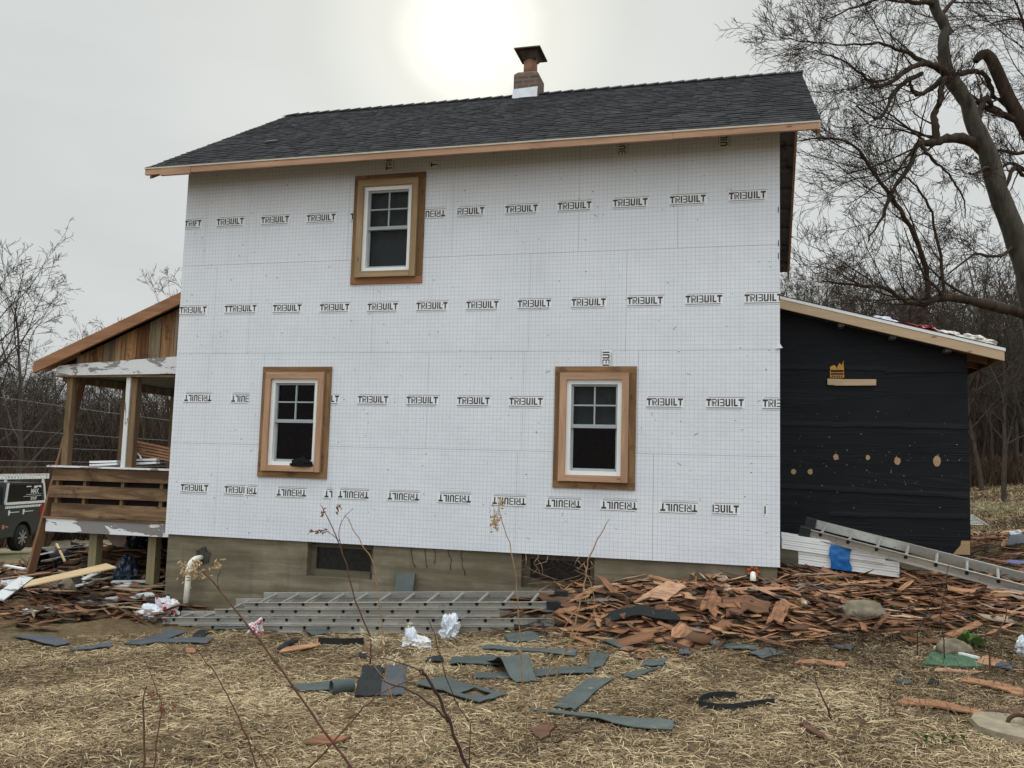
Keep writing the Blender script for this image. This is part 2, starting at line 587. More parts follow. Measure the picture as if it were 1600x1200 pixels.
def m_glass():
    M = Mat('window_glass', .05)
    t = M.t
    tr = N(t, 'ShaderNodeBsdfTransparent'); gl = N(t, 'ShaderNodeBsdfGlossy'); gl.inputs['Roughness'].default_value = .03
    tr.inputs[0].default_value = (.6, .62, .62, 1)
    fr = N(t, 'ShaderNodeFresnel'); fr.inputs[0].default_value = 1.17
    mx = N(t, 'ShaderNodeMixShader')
    M.L(fr.outputs[0], mx.inputs[0]); M.L(tr.outputs[0], mx.inputs[1]); M.L(gl.outputs[0], mx.inputs[2])
    M.L(mx.outputs[0], t.nodes['Material Output'].inputs[0])
    return M.m


def m_film():
    M = Mat('clear_plastic_film', .25, 0, .5)
    M.color((.72, .74, .75)); M.b.inputs['Alpha'].default_value = .34
    return M.m


def m_plastic(name, c, rough=.35, c2=None, thr=.55, scale=7):
    M = Mat(name, rough, 0, .5)
    n = M.noise(scale, 4, dist=.5)
    col = M.ramp(n, [(.3, [x*.8 for x in c]), (.7, c)])
    if c2:
        col = M.mix(M.ramp(M.noise(scale*1.3, 2, dist=1), [(thr, (0, 0, 0)), (thr+.03, (1, 1, 1))]), col, c2)
    M.color(col); M.bump(n, .6, .02)
    return M.m


def m_asphalt_strip(name, a, b):
    M = Mat(name, .85, 0, .25)
    g = M.noise(120, 2); n = M.noise(3.5, 5, rough=.65)
    c = M.ramp(n, [(.3, a), (.7, b)])
    c = M.mix(M.math('MULTIPLY', M.obrnd(), .45), c, [x*.62 for x in a])
    c = M.mix(M.math('MULTIPLY', g, .5), c, [x*.5 for x in a])
    M.color(c); M.bump(M.math('ADD', g, n), .4, .01)
    return M.m


def m_brick():
    M = Mat('weathered_brick', .9, 0, .15)
    br = N(M.t, 'ShaderNodeTexBrick'); br.inputs['Scale'].default_value = 1
    br.inputs['Brick Width'].default_value = .21; br.inputs['Row Height'].default_value = .075; br.inputs['Mortar Size'].default_value = .012
    br.inputs['Color1'].default_value = (.10, .058, .045, 1); br.inputs['Color2'].default_value = (.19, .095, .07, 1); br.inputs['Mortar'].default_value = (.20, .18, .155, 1)
    sp = N(M.t, 'ShaderNodeSeparateXYZ'); cb = N(M.t, 'ShaderNodeCombineXYZ')
    M.L(M.tc.outputs['Object'], sp.inputs[0])
    M.L(M.math('ADD', sp.outputs[0], sp.outputs[1]), cb.inputs[0]); M.L(sp.outputs[2], cb.inputs[1])
    M.L(cb.outputs[0], br.inputs[0])
    c = M.mix(M.math('MULTIPLY', M.noise(6, 4), .7), br.outputs['Color'], (.15, .125, .105))
    M.color(c); M.bump(br.outputs['Fac'], -.6, .01)
    return M.m


def m_bark(name, a, b, moss=None, rnd=0.):
    M = Mat(name, .92, 0, .1)
    n = M.noise(7, 5, stretch=(1, 1, .25), rough=.65)
    c = M.ramp(n, [(.3, a), (.7, b)])
    if moss:
        c = M.mix(M.ramp(M.noise(2.2, 4), [(.5, (0, 0, 0)), (.66, (.65,)*3)]), c, moss)
    if rnd:
        c = M.mix(M.math('MULTIPLY', M.obrnd(), rnd), c, [x*1.9 for x in b])
    M.color(c); M.bump(n, .7, .03)
    return M.m


def m_alu(name='dull_aluminium'):
    M = Mat(name, .48, .55, .4)
    a = M.noise(3, 5, stretch=(.4, 1, 1)); b = M.noise(25, 4)
    c = M.ramp(a, [(.3, (.34, .335, .31)), (.7, (.54, .53, .49))])
    c = M.mix(M.ramp(b, [(.58, (0, 0, 0)), (.7, (.5,)*3)]), c, (.14, .132, .112))
    M.color(c)
    return M.m


MT = dict(
    sheath=m_sheathing(), logo_white=plain('printed_white', (.80, .82, .85), .45, var=.03), ink=plain('grey_ink', (.05, .05, .052), .6, var=.25, scale=40),
    faint=plain('faint_ink', (.50, .52, .55), .5), nailcap=plain('nail_marks', (.16, .16, .17), .5), dent_glint=plain('dent_highlights', (.86, .87, .9), .4),
    concrete=m_concrete(), shingle=m_shingle(), felt=m_felt(), ground=m_ground(), glass=m_glass(), film=m_film(), brick=m_brick(), alu=m_alu(),
    fascia=wood('fresh_fascia_lumber', (.44, .245, .15), (.62, .40, .265), 0, knots=.8, grain=14, streak=.4),
    fascia2=wood('pale_fascia_lumber', (.43, .30, .19), (.60, .46, .31), 0, knots=.7, grain=20),
    trimh=wood('brown_trim_level', (.22, .115, .05), (.40, .24, .12), 0, streak=.6, stain=(3, .57, (.12, .065, .034))),
    trimv=wood('brown_trim_upright', (.22, .118, .052), (.40, .245, .125), 2, streak=.6, stain=(3, .57, (.12, .065, .034))),
    trimr=wood('reddish_trim', (.25, .105, .05), (.38, .18, .09), 0),
    caseh=wood('pinkish_casing_level', (.44, .25, .155), (.62, .40, .265), 0, knots=.7, streak=.4), casev=wood('pinkish_casing_upright', (.44, .25, .155), (.62, .40, .265), 2, knots=.7, streak=.4),
    caseh2=wood('tan_casing_level', (.33, .22, .12), (.49, .355, .215), 0, streak=.4), casev2=wood('tan_casing_upright', (.33, .22, .12), (.49, .355, .215), 2, streak=.4),
    oldh=wood('old_boards_level', (.11, .062, .03), (.43, .275, .155), 0, grain=13, stain=(2.6, .57, (.075, .042, .024)), streak=.7),
    oldv=wood('old_boards_upright', (.11, .05, .022), (.34, .165, .07), 2, grain=18, stain=(3, .60, (.20, .17, .11))),
    gableb=gable_mat(), greyframe=wood('grey_old_frame', (.075, .062, .042), (.17, .145, .10), 0),
    post=wood('grey_brown_post', (.17, .105, .055), (.30, .205, .12), 2, grain=18, streak=.6), treated=wood('treated_post', (.21, .18, .10), (.36, .31, .18), 2, grain=18),
    rafter=wood('rafter_wood', (.20, .11, .06), (.40, .25, .15), 0), deckund=wood('old_deck_underside', (.05, .045, .04), (.13, .115, .10), 1, knots=0, stain=(3, .55, (.03, .027, .025))),
    peel=peeling('peeling_white_paint'), peelv=peeling('peeling_white_upright', thr=.57, axis=2), peel_skirt=peeling('heavily_peeling_paint', (.78, .80, .82), (.27, .255, .25), .5, 0, 1.6),
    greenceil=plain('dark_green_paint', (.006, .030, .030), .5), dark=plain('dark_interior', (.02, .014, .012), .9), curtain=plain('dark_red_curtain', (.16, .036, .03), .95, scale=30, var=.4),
    vinyl=plain('white_vinyl', (.80, .81, .81), .35, var=.03, spec=.45), sash=plain('grey_sash', (.34, .38, .40), .4, var=.08), drip=plain('drip_edge', (.50, .45, .37), .4, .2),
    flash=plain('bright_flashing', (.72, .76, .82), .35, .3), clay=plain('clay_flue', (.29, .15, .095), .85, scale=9, var=.25), rust=plain('rusty_cap', (.10, .075, .055), .75, .3, .3),
    white=plain('white_enamel', (.78, .79, .78), .45, var=.05), rubber=plain('black_rubber', (.022, .024, .027), .6), hole=plain('hollow_dark', (.02, .02, .02), .9),
    orange=plain('orange_foam', (.30, .085, .03), .7, scale=30, var=.3), osb=wood('torn_sheathing_wood', (.30, .19, .10), (.46, .32, .18), 0, knots=0, grain=40), osbo=plain('orange_wrap', (.50, .24, .05), .7, scale=25, var=.25),
    straw=m_attr('straw', [(0, (.050, .034, .020)), (.3, (.172, .120, .067)), (.62, (.39, .288, .168)), (.85, (.62, .485, .29)), (1, (.72, .60, .39))], .8, .2),
    shard_stuff=m_attr('shingle_chips', [(0, (.035, .027, .023)), (.2, (.095, .053, .036)), (.42, (.20, .098, .052)), (.65, (.36, .185, .10)), (.85, (.52, .30, .17)), (.96, (.56, .41, .28)), (1, (.11, .115, .115))], .85, .15),
    shard=m_obj('cedar_shingle', [(0, (.055, .035, .026)), (.15, (.13, .07, .045)), (.42, (.27, .13, .07)), (.75, (.47, .245, .138)), (.9, (.58, .37, .24)), (1, (.17, .165, .155))]),
    scrap=m_obj('scrap_lumber', [(0, (.055, .036, .026)), (.25, (.14, .085, .055)), (.5, (.25, .16, .10)), (.75, (.38, .27, .175)), (.9, (.50, .40, .28)), (1, (.52, .50, .47))]),
    greyboard=peeling('weathered_white_board', (.62, .64, .64), (.22, .20, .18), .56, 0, 2.5), ply=wood('pale_plywood', (.47, .33, .18), (.66, .50, .30), 0, knots=0, grain=10),
    cedar=wood('cedar_board', (.30, .14, .07), (.45, .24, .13), 0, streak=.4), plank=wood('leaning_plank', (.17, .085, .042), (.29, .16, .085), 2, knots=.3, streak=.4),
    strip=m_asphalt_strip('grey_green_roofing', (.075, .095, .092), (.135, .155, .145)), strip_dark=m_asphalt_strip('black_roofing_strip', (.018, .021, .023), (.04, .044, .046)),
    strip_blue=m_asphalt_strip('blue_grey_roofing', (.07, .085, .10), (.14, .155, .175)), greenboard=m_asphalt_strip('green_board', (.055, .13, .075), (.10, .20, .12)),
    bag_w=m_plastic('white_plastic_bag', (.70, .75, .82), .35), bag_r=m_plastic('white_red_bag', (.74, .74, .78), .35, (.50, .02, .03), .56, 6), bag_o=m_plastic('white_orange_bag', (.76, .75, .75), .35, (.60, .20, .10), .6, 6),
    bag_b=m_plastic('red_blue_wrapper', (.72, .72, .76), .35, (.45, .02, .04), .52, 14), bagblack=m_plastic('black_bag', (.02, .022, .025), .22), bagblue=m_plastic('blue_black_tarp', (.018, .032, .055), .28),
    tape=m_plastic('blue_wrap', (.01, .13, .42), .3), wrapper_red=m_plastic('red_shingle_wrapper', (.42, .03, .05), .35, (.75, .72, .70), .57, 5), wrapw=m_plastic('crumpled_white_sheet', (.68, .64, .58), .5),
    stone=plain('lichen_stone', (.19, .16, .115), .95, scale=9, var=.35), slab=plain('cast_concrete', (.26, .22, .155), .95, scale=11, var=.25), bluestuff=plain('violet_blue_strip', (.12, .13, .27), .6), ragblack=plain('black_cloth', (.006, .006, .007), .95), rustring=plain('rusty_iron', (.075, .045, .03), .8, .4, .3),
    leafg=plain('green_leaf', (.07, .125, .03), .6, scale=20, var=.3), stem_r=plain('red_brown_stem', (.12, .055, .035), .7, var=.3, scale=20), stem_d=plain('dark_bramble', (.05, .025, .022), .6, var=.3, scale=20),
    stem_t=plain('tan_stem', (.32, .20, .11), .8, var=.3, scale=20), seed=plain('dry_seed_head', (.42, .30, .17), .9, var=.35, scale=30), seedw=plain('pale_seed_fluff', (.56, .48, .33), .9, var=.3, scale=30), seedr=plain('red_brown_seed', (.20, .09, .055), .9, var=.3, scale=30),
    bark_big=m_bark('grey_bark', (.030, .026, .021), (.12, .108, .088), (.062, .058, .042)), bark_dk=m_bark('dark_wet_bark', (.030, .022, .017), (.085, .062, .046)),
    bark=m_bark('woodland_bark', (.026, .021, .017), (.078, .064, .050), rnd=.18), brush=m_attr('undergrowth', [(0, (.026, .020, .016)), (.5, (.068, .052, .040)), (1, (.15, .118, .088))], .95, .05),
    brush_red=m_attr('red_brown_brush', [(0, (.038, .026, .019)), (.5, (.085, .056, .038)), (1, (.16, .115, .075))], .95, .05),
    paint=plain('dark_grey_paint', (.034, .040, .044), .38, .2, .15, spec=.5), tint=plain('tinted_glass', (.012, .012, .013), .08, 0, .1, spec=.5), red=plain('tail_light_red', (.30, .01, .012), .3), tyre=plain('tyre_rubber', (.018, .018, .018), .85), chrome=plain('wheel_metal', (.45, .45, .46), .3, .8),
    wire=plain('wire_grey', (.16, .16, .16), .5, .3), beige=plain('beige_plastic', (.55, .43, .35), .5), can=plain('drink_can', (.45, .33, .18), .35, .5), pvc=plain('white_pvc', (.76, .75, .68), .4, var=.08),
)
print('materials', len(bpy.data.materials))

# ------------------------------------------------------------------ ground
def axis(a, b, fine, coarse):
    xs = list(np.arange(a, b+1e-6, fine)); x = b; s = fine
    while x < coarse: s *= 1.25; x += s; xs.append(x)
    x = a; s = fine
    while x > -coarse: s *= 1.25; x -= s; xs.insert(0, x)
    return np.array(xs)


def build_ground():
    X = axis(-6, 15, .11, 400); Y = axis(-11, 8, .11, 400)
    gx, gy = np.meshgrid(X, Y, indexing='ij')
    gz = zg(gx, gy)
    near = (gx > -7) & (gx < 16) & (gy > -12) & (gy < 9)
    gz = gz + np.where(near, nr.normal(0, .008, gz.shape), 0)
    nx, ny = gx.shape
    V = np.stack([gx, gy, gz], -1).reshape(-1, 3)
    i = np.arange(nx-1)[:, None]*ny + np.arange(ny-1)[None]
    F = np.stack([i, i+ny, i+ny+1, i+1], -1).reshape(-1, 4)
    o = np_mesh('ground', V, F, MT['ground'], smooth=True)
    tag(o, kind='structure')


build_ground()

# ------------------------------------------------------------------ the house
W, D = 7.972, 6.455
ZB, ZT = .93, 6.10
house = empty('house', (0, 0, 0), 'two storey house wrapped in white gridded foam sheathing under a charcoal shingle roof', 'house')
WIN = [(2.57, 3.57, 4.29, 5.755), (1.36, 2.365, 1.745, 3.205), (5.35, 6.34, 1.735, 3.20)]
BWIN = [(2.12, 3.04, .49, .93), (4.98, 5.87, .52, .93)]


def cut(rect, holes):
    rs = [rect]
    for h in holes:
        nx = []
        for (a, b, c, d) in rs:
            x0, x1, z0, z1 = max(a, h[0]), min(b, h[1]), max(c, h[2]), min(d, h[3])
            if x0 >= x1 or z0 >= z1: nx.append((a, b, c, d)); continue
            if a < x0: nx.append((a, x0, c, d))
            if x1 < b: nx.append((x1, b, c, d))
            if c < z0: nx.append((x0, x1, c, z0))
            if z1 < d: nx.append((x0, x1, z1, d))
        rs = nx
    return rs


LET = {  # strokes on a unit-high cell: polygons in (u, v)
    'T': (.62, [[(0, .74), (.62, .74), (.66, 1), (0, 1)], [(.22, 0), (.42, 0), (.42, .74), (.22, .74)]]),
    'R': (.62, [[(0, 0), (.1, 0), (.1, .8), (0, .8)], [(.15, 0), (.25, 0), (.25, .7), (.15, .7)], [(0, .86), (.5, .86), (.58, .95), (.45, 1), (0, 1)], [(.48, .5), (.6, .5), (.6, .9), (.48, .86)],
                [(.25, .42), (.58, .42), (.58, .54), (.25, .54)], [(.3, .40), (.42, .40), (.64, 0), (.5, 0)]]),
    'I': (.24, [[(.02, 0), (.2, 0), (.2, 1), (.02, 1)]]),
    'B': (.6, [[(.0, .42), (.5, .42), (.5, .56), (0, .56)], [(0, 0), (.48, 0), (.56, .08), (.56, .14), (0, .14)], [(0, .86), (.56, .86), (.56, .92), (.48, 1), (0, 1)],
               [(.42, .14), (.58, .14), (.58, .44), (.42, .44)], [(.42, .54), (.56, .54), (.56, .86), (.42, .86)]]),
    'U': (.64, [[(0, .12), (.19, .12), (.19, 1), (0, 1)], [(.4, .12), (.59, .12), (.59, 1), (.4, 1)], [(.08, 0), (.51, 0), (.59, .18), (0, .18)]]),
    'L': (.5, [[(0, 0), (.19, 0), (.19, 1), (0, 1)], [(.19, 0), (.5, 0), (.5, .2), (.19, .2)]]),
    'F': (.5, [[(0, 0), (.19, 0), (.19, 1), (0, 1)], [(.19, .8), (.5, .8), (.5, 1), (.19, 1)], [(.19, .42), (.42, .42), (.42, .58), (.19, .58)]]),
}
LH = .086   # letter height


def word_w(s): return sum(LET[c][0]+.075 for c in s)*LH*1.06


def logo(mb, cx, cz, s='TRIBUILT', rot=0, y=-.0005, clip=None, foot=True):
    """stamp a printed word: mi 1 white ground, 2 ink, 3 faint small print"""
    w = word_w(s); ca, sa = math.cos(rot), math.sin(rot)

    def put(poly, yy, mi):
        pts = [(cx+(u*ca-v*sa), cz+(u*sa+v*ca)) for u, v in poly]
        if clip:
            pts = [(min(max(a, clip[0]), clip[1]), min(max(b, clip[2]), clip[3])) for a, b in pts]
        if max(p[0] for p in pts)-min(p[0] for p in pts) < .002 or max(p[1] for p in pts)-min(p[1] for p in pts) < .002: return
        mb.poly([(a, yy, b) for a, b in pts], mi)
    u0 = -w/2
    h = LH/2
    put([(u0-.006, -h-.024), (-u0+.006, -h-.024), (-u0+.012, h+.024), (u0-.006, h+.024)], y-.001, 1)
    for c in s:
        cw, polys = LET[c]
        for p in polys:
            put([(u0+a*LH*1.06, -h+b*LH) for a, b in p], y-.002, 2)
        u0 += (cw+.075)*LH*1.06
    u0 = -w/2
    put([(u0-.004, -h-.020), (-u0-.02, -h-.020), (-u0-.02, -h-.014), (u0-.004, -h-.014)], y-.002, 2)
    put([(u0+.015, h+.014), (-u0+.012, h+.014), (-u0+.012, h+.019), (u0+.015, h+.019)], y-.002, 2)
    if foot:
        put([(u0, -h-.042), (-u0-.03, -h-.042), (-u0-.03, -h-.034), (u0, -h-.034)], y-.001, 3)


def build_front():
    mb = MB()
    r = random.Random(3)
    rows = [ZB, 2.165, 3.39, 4.62, ZT]
    splits = [[0, .75, 2.42, 4.9, 6.55, W], [0, .52, 1.36, 3.7, 4.95, 6.36, W], [0, .55, 1.1, 2.9, 5.0, 6.2, W], [0, .33, 1.0, 2.5, 3.95, 5.6, 6.8, W]]
    for i in range(4):
        for a, b in zip(splits[i][:-1], splits[i][1:]):
            for (x0, x1, z0, z1) in cut((a+.0013, b-.0013, rows[i]+.0014, rows[i+1]-.0014), WIN):
                p = r.uniform(0, .0012)
                t = [r.uniform(0, .003) for _ in range(4)]
                mb.hexa([(x0, -.014-p-t[0]*0, z0), (x1, -.014-p, z0), (x1, .01, z0), (x0, .01, z0), (x0, -.014-p, z1), (x1, -.014-p, z1), (x1, .01, z1), (x0, .01, z1)])
    y = -.0155
    q = lambda px, py: on_y(px, py, -.016)[[0, 2]]
    c1 = (0.0, W, 0, 9)
    lg = lambda px, py, s='TRIBUILT', rot=0, clip=c1: logo(mb, *q(px, py), s, rot, y, clip)
    PI = math.pi
    for px, py in ((360, 346), (430, 343), (502, 340), (815, 326), (898, 321), (985, 316), (1075, 311), (1168, 305)): lg(px, py)
    lg(302, 349, 'TRIFT'); lg(736, 329.5, 'RIBUILT')
    lg(556, 338, 'TRI', clip=(0, 2.57, 0, 9)); lg(678, 334, 'TRIBUI', PI, (3.57, W, 0, 9))
    for px, py in ((302, 484), (449, 481), (523, 480), (598, 479), (675, 477.5), (754, 476), (835, 474), (920, 472), (1008, 469.5), (1100, 467), (1193, 465)): lg(px, py)
    lg(376, 482, 'TTRIBUILT')
    for px, py in ((583, 624), (660, 625), (740, 626), (822, 627), (1039, 628), (1133, 629)): lg(px, py)
    lg(309, 622, rot=PI); lg(375, 623, 'BUILT', PI); lg(524, 623, 'LT'); lg(1222, 630)
    lg(304, 762); lg(367, 765, 'TRIBUI'); lg(393, 767, 'TRI', PI)
    for px, py in ((455, 770), (552, 773), (630, 776), (710, 779), (795, 783), (880, 787), (967, 790), (1060, 793.5)): lg(px, py, rot=PI)
    lg(513, 772, 'LT', PI); lg(1134, 795, 'IBUILT'); lg(1196, 797, 'I')
    lg(608, 257, 'TRI', PI/2); lg(678, 257, 'T', PI/2); lg(972, 232, 'BUI', PI/2); lg(1131, 219, 'UIL', PI/2); lg(947, 560, 'IBUI', PI/2)
    # fastener dents, their highlights painted as offset pale discs, and scuffs
    for _ in range(230):
        x, z = r.uniform(.05, W-.05), r.uniform(ZB+.05, ZT-.1)
        if any(a-.05 < x < b+.05 and c-.05 < z < d+.05 for a, b, c, d in WIN): continue
        s = r.uniform(.004, .009)
        mb.disc((x, y-.0012, z), (0, -1, 0), s, 7, 4)
        if r.random() < .6: mb.disc((x+s*.6, y-.0009, z+s*.9), (0, -1, 0), s*1.2, 7, 5)
    for _ in range(34):
        x, z = r.uniform(.1, W-.1), r.uniform(ZB+.05, ZT-.2)
        if any(a-.1 < x < b+.1 and c-.1 < z < d+.1 for a, b, c, d in WIN): continue
        a = r.uniform(0, 3.1); l = r.uniform(.02, .06); w = .0035
        dx, dz = math.cos(a)*l, math.sin(a)*l
        mb.poly([(x, y-.0013, z), (x+dx, y-.0013, z+dz), (x+dx*.9-dz*.1, y-.0013, z+dz*.9+dx*.1), (x-dz*.12, y-.0013, z+dx*.12)], 4)
    o = mb.build('front_wall', [MT['sheath'], MT['logo_white'], MT['ink'], MT['faint'], MT['nailcap'], MT['dent_glint']], house)
    o['label'] = 'white gridded foam sheathing printed with repeated lettering'


build_front()


def build_shell():
    mb = MB()      # other walls up to the gables
    g = 3.228
    mb.prism([(0, .011, ZB), (0, D, ZB), (0, D, 6.05), (0, g, 8.0), (0, .011, 6.05)], (.02, 0, 0))
    mb.prism([(W, .011, ZB), (W, D, ZB), (W, D, 6.05), (W, g, 8.0), (W, .011, 6.05)], (-.02, 0, 0))
    mb.box(0, W, D, D+.02, ZB, ZT)
    mb.build('side_wall', MT['sheath'], house)
    mb = MB()
    for (x0, x1, z0, z1) in cut((.03, W-.03, -.5, ZB), BWIN): mb.box(x0, x1, .02, .26, z0, z1)
    mb.box(.03, .3, .261, D, -.5, ZB); mb.box(W-.3, W-.03, .261, D, -.5, ZB); mb.box(.301, W-.301, D-.26, D, -.5, ZB)
    fo = mb.build('foundation', MT['concrete'], house)
    mb = MB(); mb.box(.31, W-.31, .5, .51, -.2, ZB-.03); mb.build('cellar_lining', MT['dark'], fo)
    for k, (x0, x1, z0, z1) in enumerate(BWIN):
        mb = MB()
        mb.box(x0, x0+.09, .10, .17, z0, z1-.01); mb.box(x1-.06, x1, .10, .17, z0, z1-.01)
        mb.box(x0+.09, x1-.06, .10, .17, z1-.07, z1-.01); mb.box(x0+.09, x1-.06, .085, .17, z0, z0+.09)
        w = mb.build('basement_window', MT['greyframe'], fo)
        mb = MB(); mb.box(x0+.09, x1-.06, .135, .14, z0+.09, z1-.07)
        mb.build('pane', plain('dusty_dark_pane', (.014, .0135, .013), .35, scale=25, var=.6), w)
    # drain pipe out of the foundation
    mb = MB()
    arc = [(.56, .02, .64), (.56, -.05, .64)] + [(.56-.015*k, -.05-.09*math.sin(k*math.pi/8), .64-.09*(1-math.cos(k*math.pi/8))) for k in range(1, 5)] + [(.495, -.15, .3), (.49, -.16, -.02)]
    mb.tube(arc, .038, 12); mb.tube([(.50, -.145, .50), (.499, -.146, .44)], .045, 12)
    dp = mb.build('drain_pipe', MT['pvc'], fo, True)
    mb = MB(); mb.disc((.58, .016, .66), (0, -1, 0), .12, 14, 0, 1, .2); mb.build('mortar_patch', plain('damp_patch', (.05, .045, .035), .9, scale=20, var=.4), fo)
    # small vent with foam collar near the right corner
    mb = MB(); mb.tube([(7.68, .02, .84), (7.68, -.05, .84), (7.68, -.08, .81), (7.68, -.085, .68)], [.034, .034, .034, .04], 10)
    v = mb.build('vent_pipe', MT['pvc'], fo, True)
    mb = MB()
    for k in range(7): a = k*.9; mb.tube([(7.68+.05*math.cos(a), -.01, .86+.045*math.sin(a)), (7.68+.06*math.cos(a), .03, .87+.05*math.sin(a))], [.026, .022], 7)
    mb.build('foam_collar', MT['orange'], v, True)
    mb = MB(); mb.prism([(W-.05, -.017, 3.40), (W+.03, -.017, 3.41), (W-.01, -.017, 3.47)], (0, -.012, 0)); mb.build('corner_flap', MT['logo_white'], house)
    mb = MB()
    for z in (4.45, 4.6, 5.0): mb.cut(); mb.box(W-.022, W-.012, -.0185, -.0168, z, z+.07)
    mb.build_each('corner_mark', MT['ink'], house)


build_shell()


def build_window(x0, x1, z0, z1, tone, plastic):
    cm = (MT['caseh'], MT['casev']) if tone else (MT['caseh2'], MT['casev2'])
    root = None
    t = .085; y = -.034
    mb = MB()     # flat surround boards, let into the sheathing
    mb.box(x0, x0+t, y, .02, z0+t, z1-t, 1); mb.box(x1-t, x1, y, .02, z0+t, z1-t, 1)
    mb.box(x0, x1, y-.002, .02, z1-t, z1, 0)
    mb.box(x0, x1, y-.002, .02, z0, z0+t, 2)
    root = mb.build('window', [MT['trimh'], MT['trimv'], MT['trimr'] if not tone else MT['trimh']], house)
    ax0, ax1, az0, az1 = x0+.072, x1-.085, z0+.083, z1-.078
    c = .085
    mb = MB(); yy = -.078
    mb.box(ax0, ax1, yy, y-.0025, az1-c, az1, 0); mb.box(ax0+c*.9, ax1-c*.9, yy-.012, y-.0025, az0, az0+c*.9, 0)
    mb.box(ax0, ax0+c*.95, yy-.003, y-.0025, az0-.002, az1-c-.001, 1); mb.box(ax1-c*.95, ax1, yy-.003, y-.0025, az0-.002, az1-c-.001, 1)
    # jamb faces lining the opening
    mb.build('casing', cm, root)
    fx0, fx1, fz0, fz1 = ax0+c*.9, ax1-c*.9, az0+c*.9, az1-c*.95
    f = .058; fy = -.045
    mb = MB()
    mb.box(fx0, fx0+f, fy, .06, fz0, fz1); mb.box(fx1-f, fx1, fy, .06, fz0, fz1)
    mb.box(fx0+f, fx1-f, fy+.002, .06, fz1-f, fz1); mb.box(fx0+f, fx1-f, fy-.006, .06, fz0, fz0+f*.85)
    mb.box(fx0, fx1, fy+.03, .30, fz0-.04, fz0-.001)
    mb.build('window_frame', MT['vinyl'], root)
    gx0, gx1, gz0, gz1 = fx0+f, fx1-f, fz0+f*.85, fz1-f
    zm = gz0+(gz1-gz0)*.515
    s = .024
    mb = MB(); sy = -.012
    mb.box(gx0, gx0+s, sy, .03, zm, gz1); mb.box(gx1-s, gx1, sy, .03, zm, gz1); mb.box(gx0+s, gx1-s, sy, .03, gz1-s, gz1)
    mb.box(gx0, gx1, sy-.006, .034, zm-.022, zm+.022)
    xm = (gx0+gx1)/2; zz = (zm+gz1)/2
    mb.box(xm-.009, xm+.009, sy+.004, .026, zm+.022, gz1-s); mb.box(gx0+s, xm-.009, sy+.005, .026, zz-.009, zz+.009); mb.box(xm+.009, gx1-s, sy+.005, .026, zz-.009, zz+.009)
    mb.box(gx0, gx0+s, sy+.024, .05, gz0, zm-.022); mb.box(gx1-s, gx1, sy+.024, .05, gz0, zm-.022); mb.box(gx0+s, gx1-s, sy+.02, .05, gz0, gz0+s*1.3)
    mb.build('sash', MT['sash'], root)
    mb = MB(); mb.box(gx0+.004, gx1-.004, .016, .02, zm, gz1-.004); mb.box(gx0+.004, gx1-.004, .034, .038, gz0+.004, zm)
    mb.build('glass', MT['glass'], root)
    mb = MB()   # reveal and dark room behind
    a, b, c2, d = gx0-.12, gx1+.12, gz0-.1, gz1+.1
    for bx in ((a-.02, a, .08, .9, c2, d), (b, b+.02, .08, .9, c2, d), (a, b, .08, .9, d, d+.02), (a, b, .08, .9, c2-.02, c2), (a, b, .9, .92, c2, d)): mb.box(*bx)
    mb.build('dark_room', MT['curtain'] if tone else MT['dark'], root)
    # crinkled plastic film taped inside
    if plastic:
        zlo = gz0 if plastic == 2 else zm
        mb = MB(); n, m = 26, 30
        r = random.Random(int(x0*100))
        pts = []
        for j in range(m+1):
            for i in range(n+1):
                u, v = i/n, j/m
                w = noise.noise((u*7+v*2.5+x0, v*2.2, 3))*.03+noise.noise((u*17-v*6, v*5, 9))*.012
                pts.append((gx0-.02+(gx1-gx0+.04)*u, .085+w, zlo+(gz1-zlo)*v))
        mb.v = pts
        for j in range(m):
            for i in range(n):
                k = j*(n+1)+i; mb.f.append((k, k+1, k+n+2, k+n+1)); mb.m.append(0)
        mb.build('plastic_film', MT['film'], root, True)
    return root, (fx0, fx1, fz0, fz1)


w1, _ = build_window(*WIN[0], 0, 2)
w1['label'] = 'upstairs window in tan board casing with plastic film behind the panes'
w2, fr2 = build_window(*WIN[1], 1, 0)
w2['label'] = 'ground floor window with a black rag on its sill'
w3, _ = build_window(*WIN[2], 1, 1)
w3['label'] = 'ground floor window nearest the black lean-to'

# ---- roof
EY, EZ, RY, RZ = -.45, 5.907, D/2, 8.158
XL, XR = -.354, W+.415
SL = math.hypot(RY-EY, RZ-EZ)
sv = np.array([0, RY-EY, RZ-EZ])/SL
nv = np.array([0, -(RZ-EZ), RY-EY])/SL


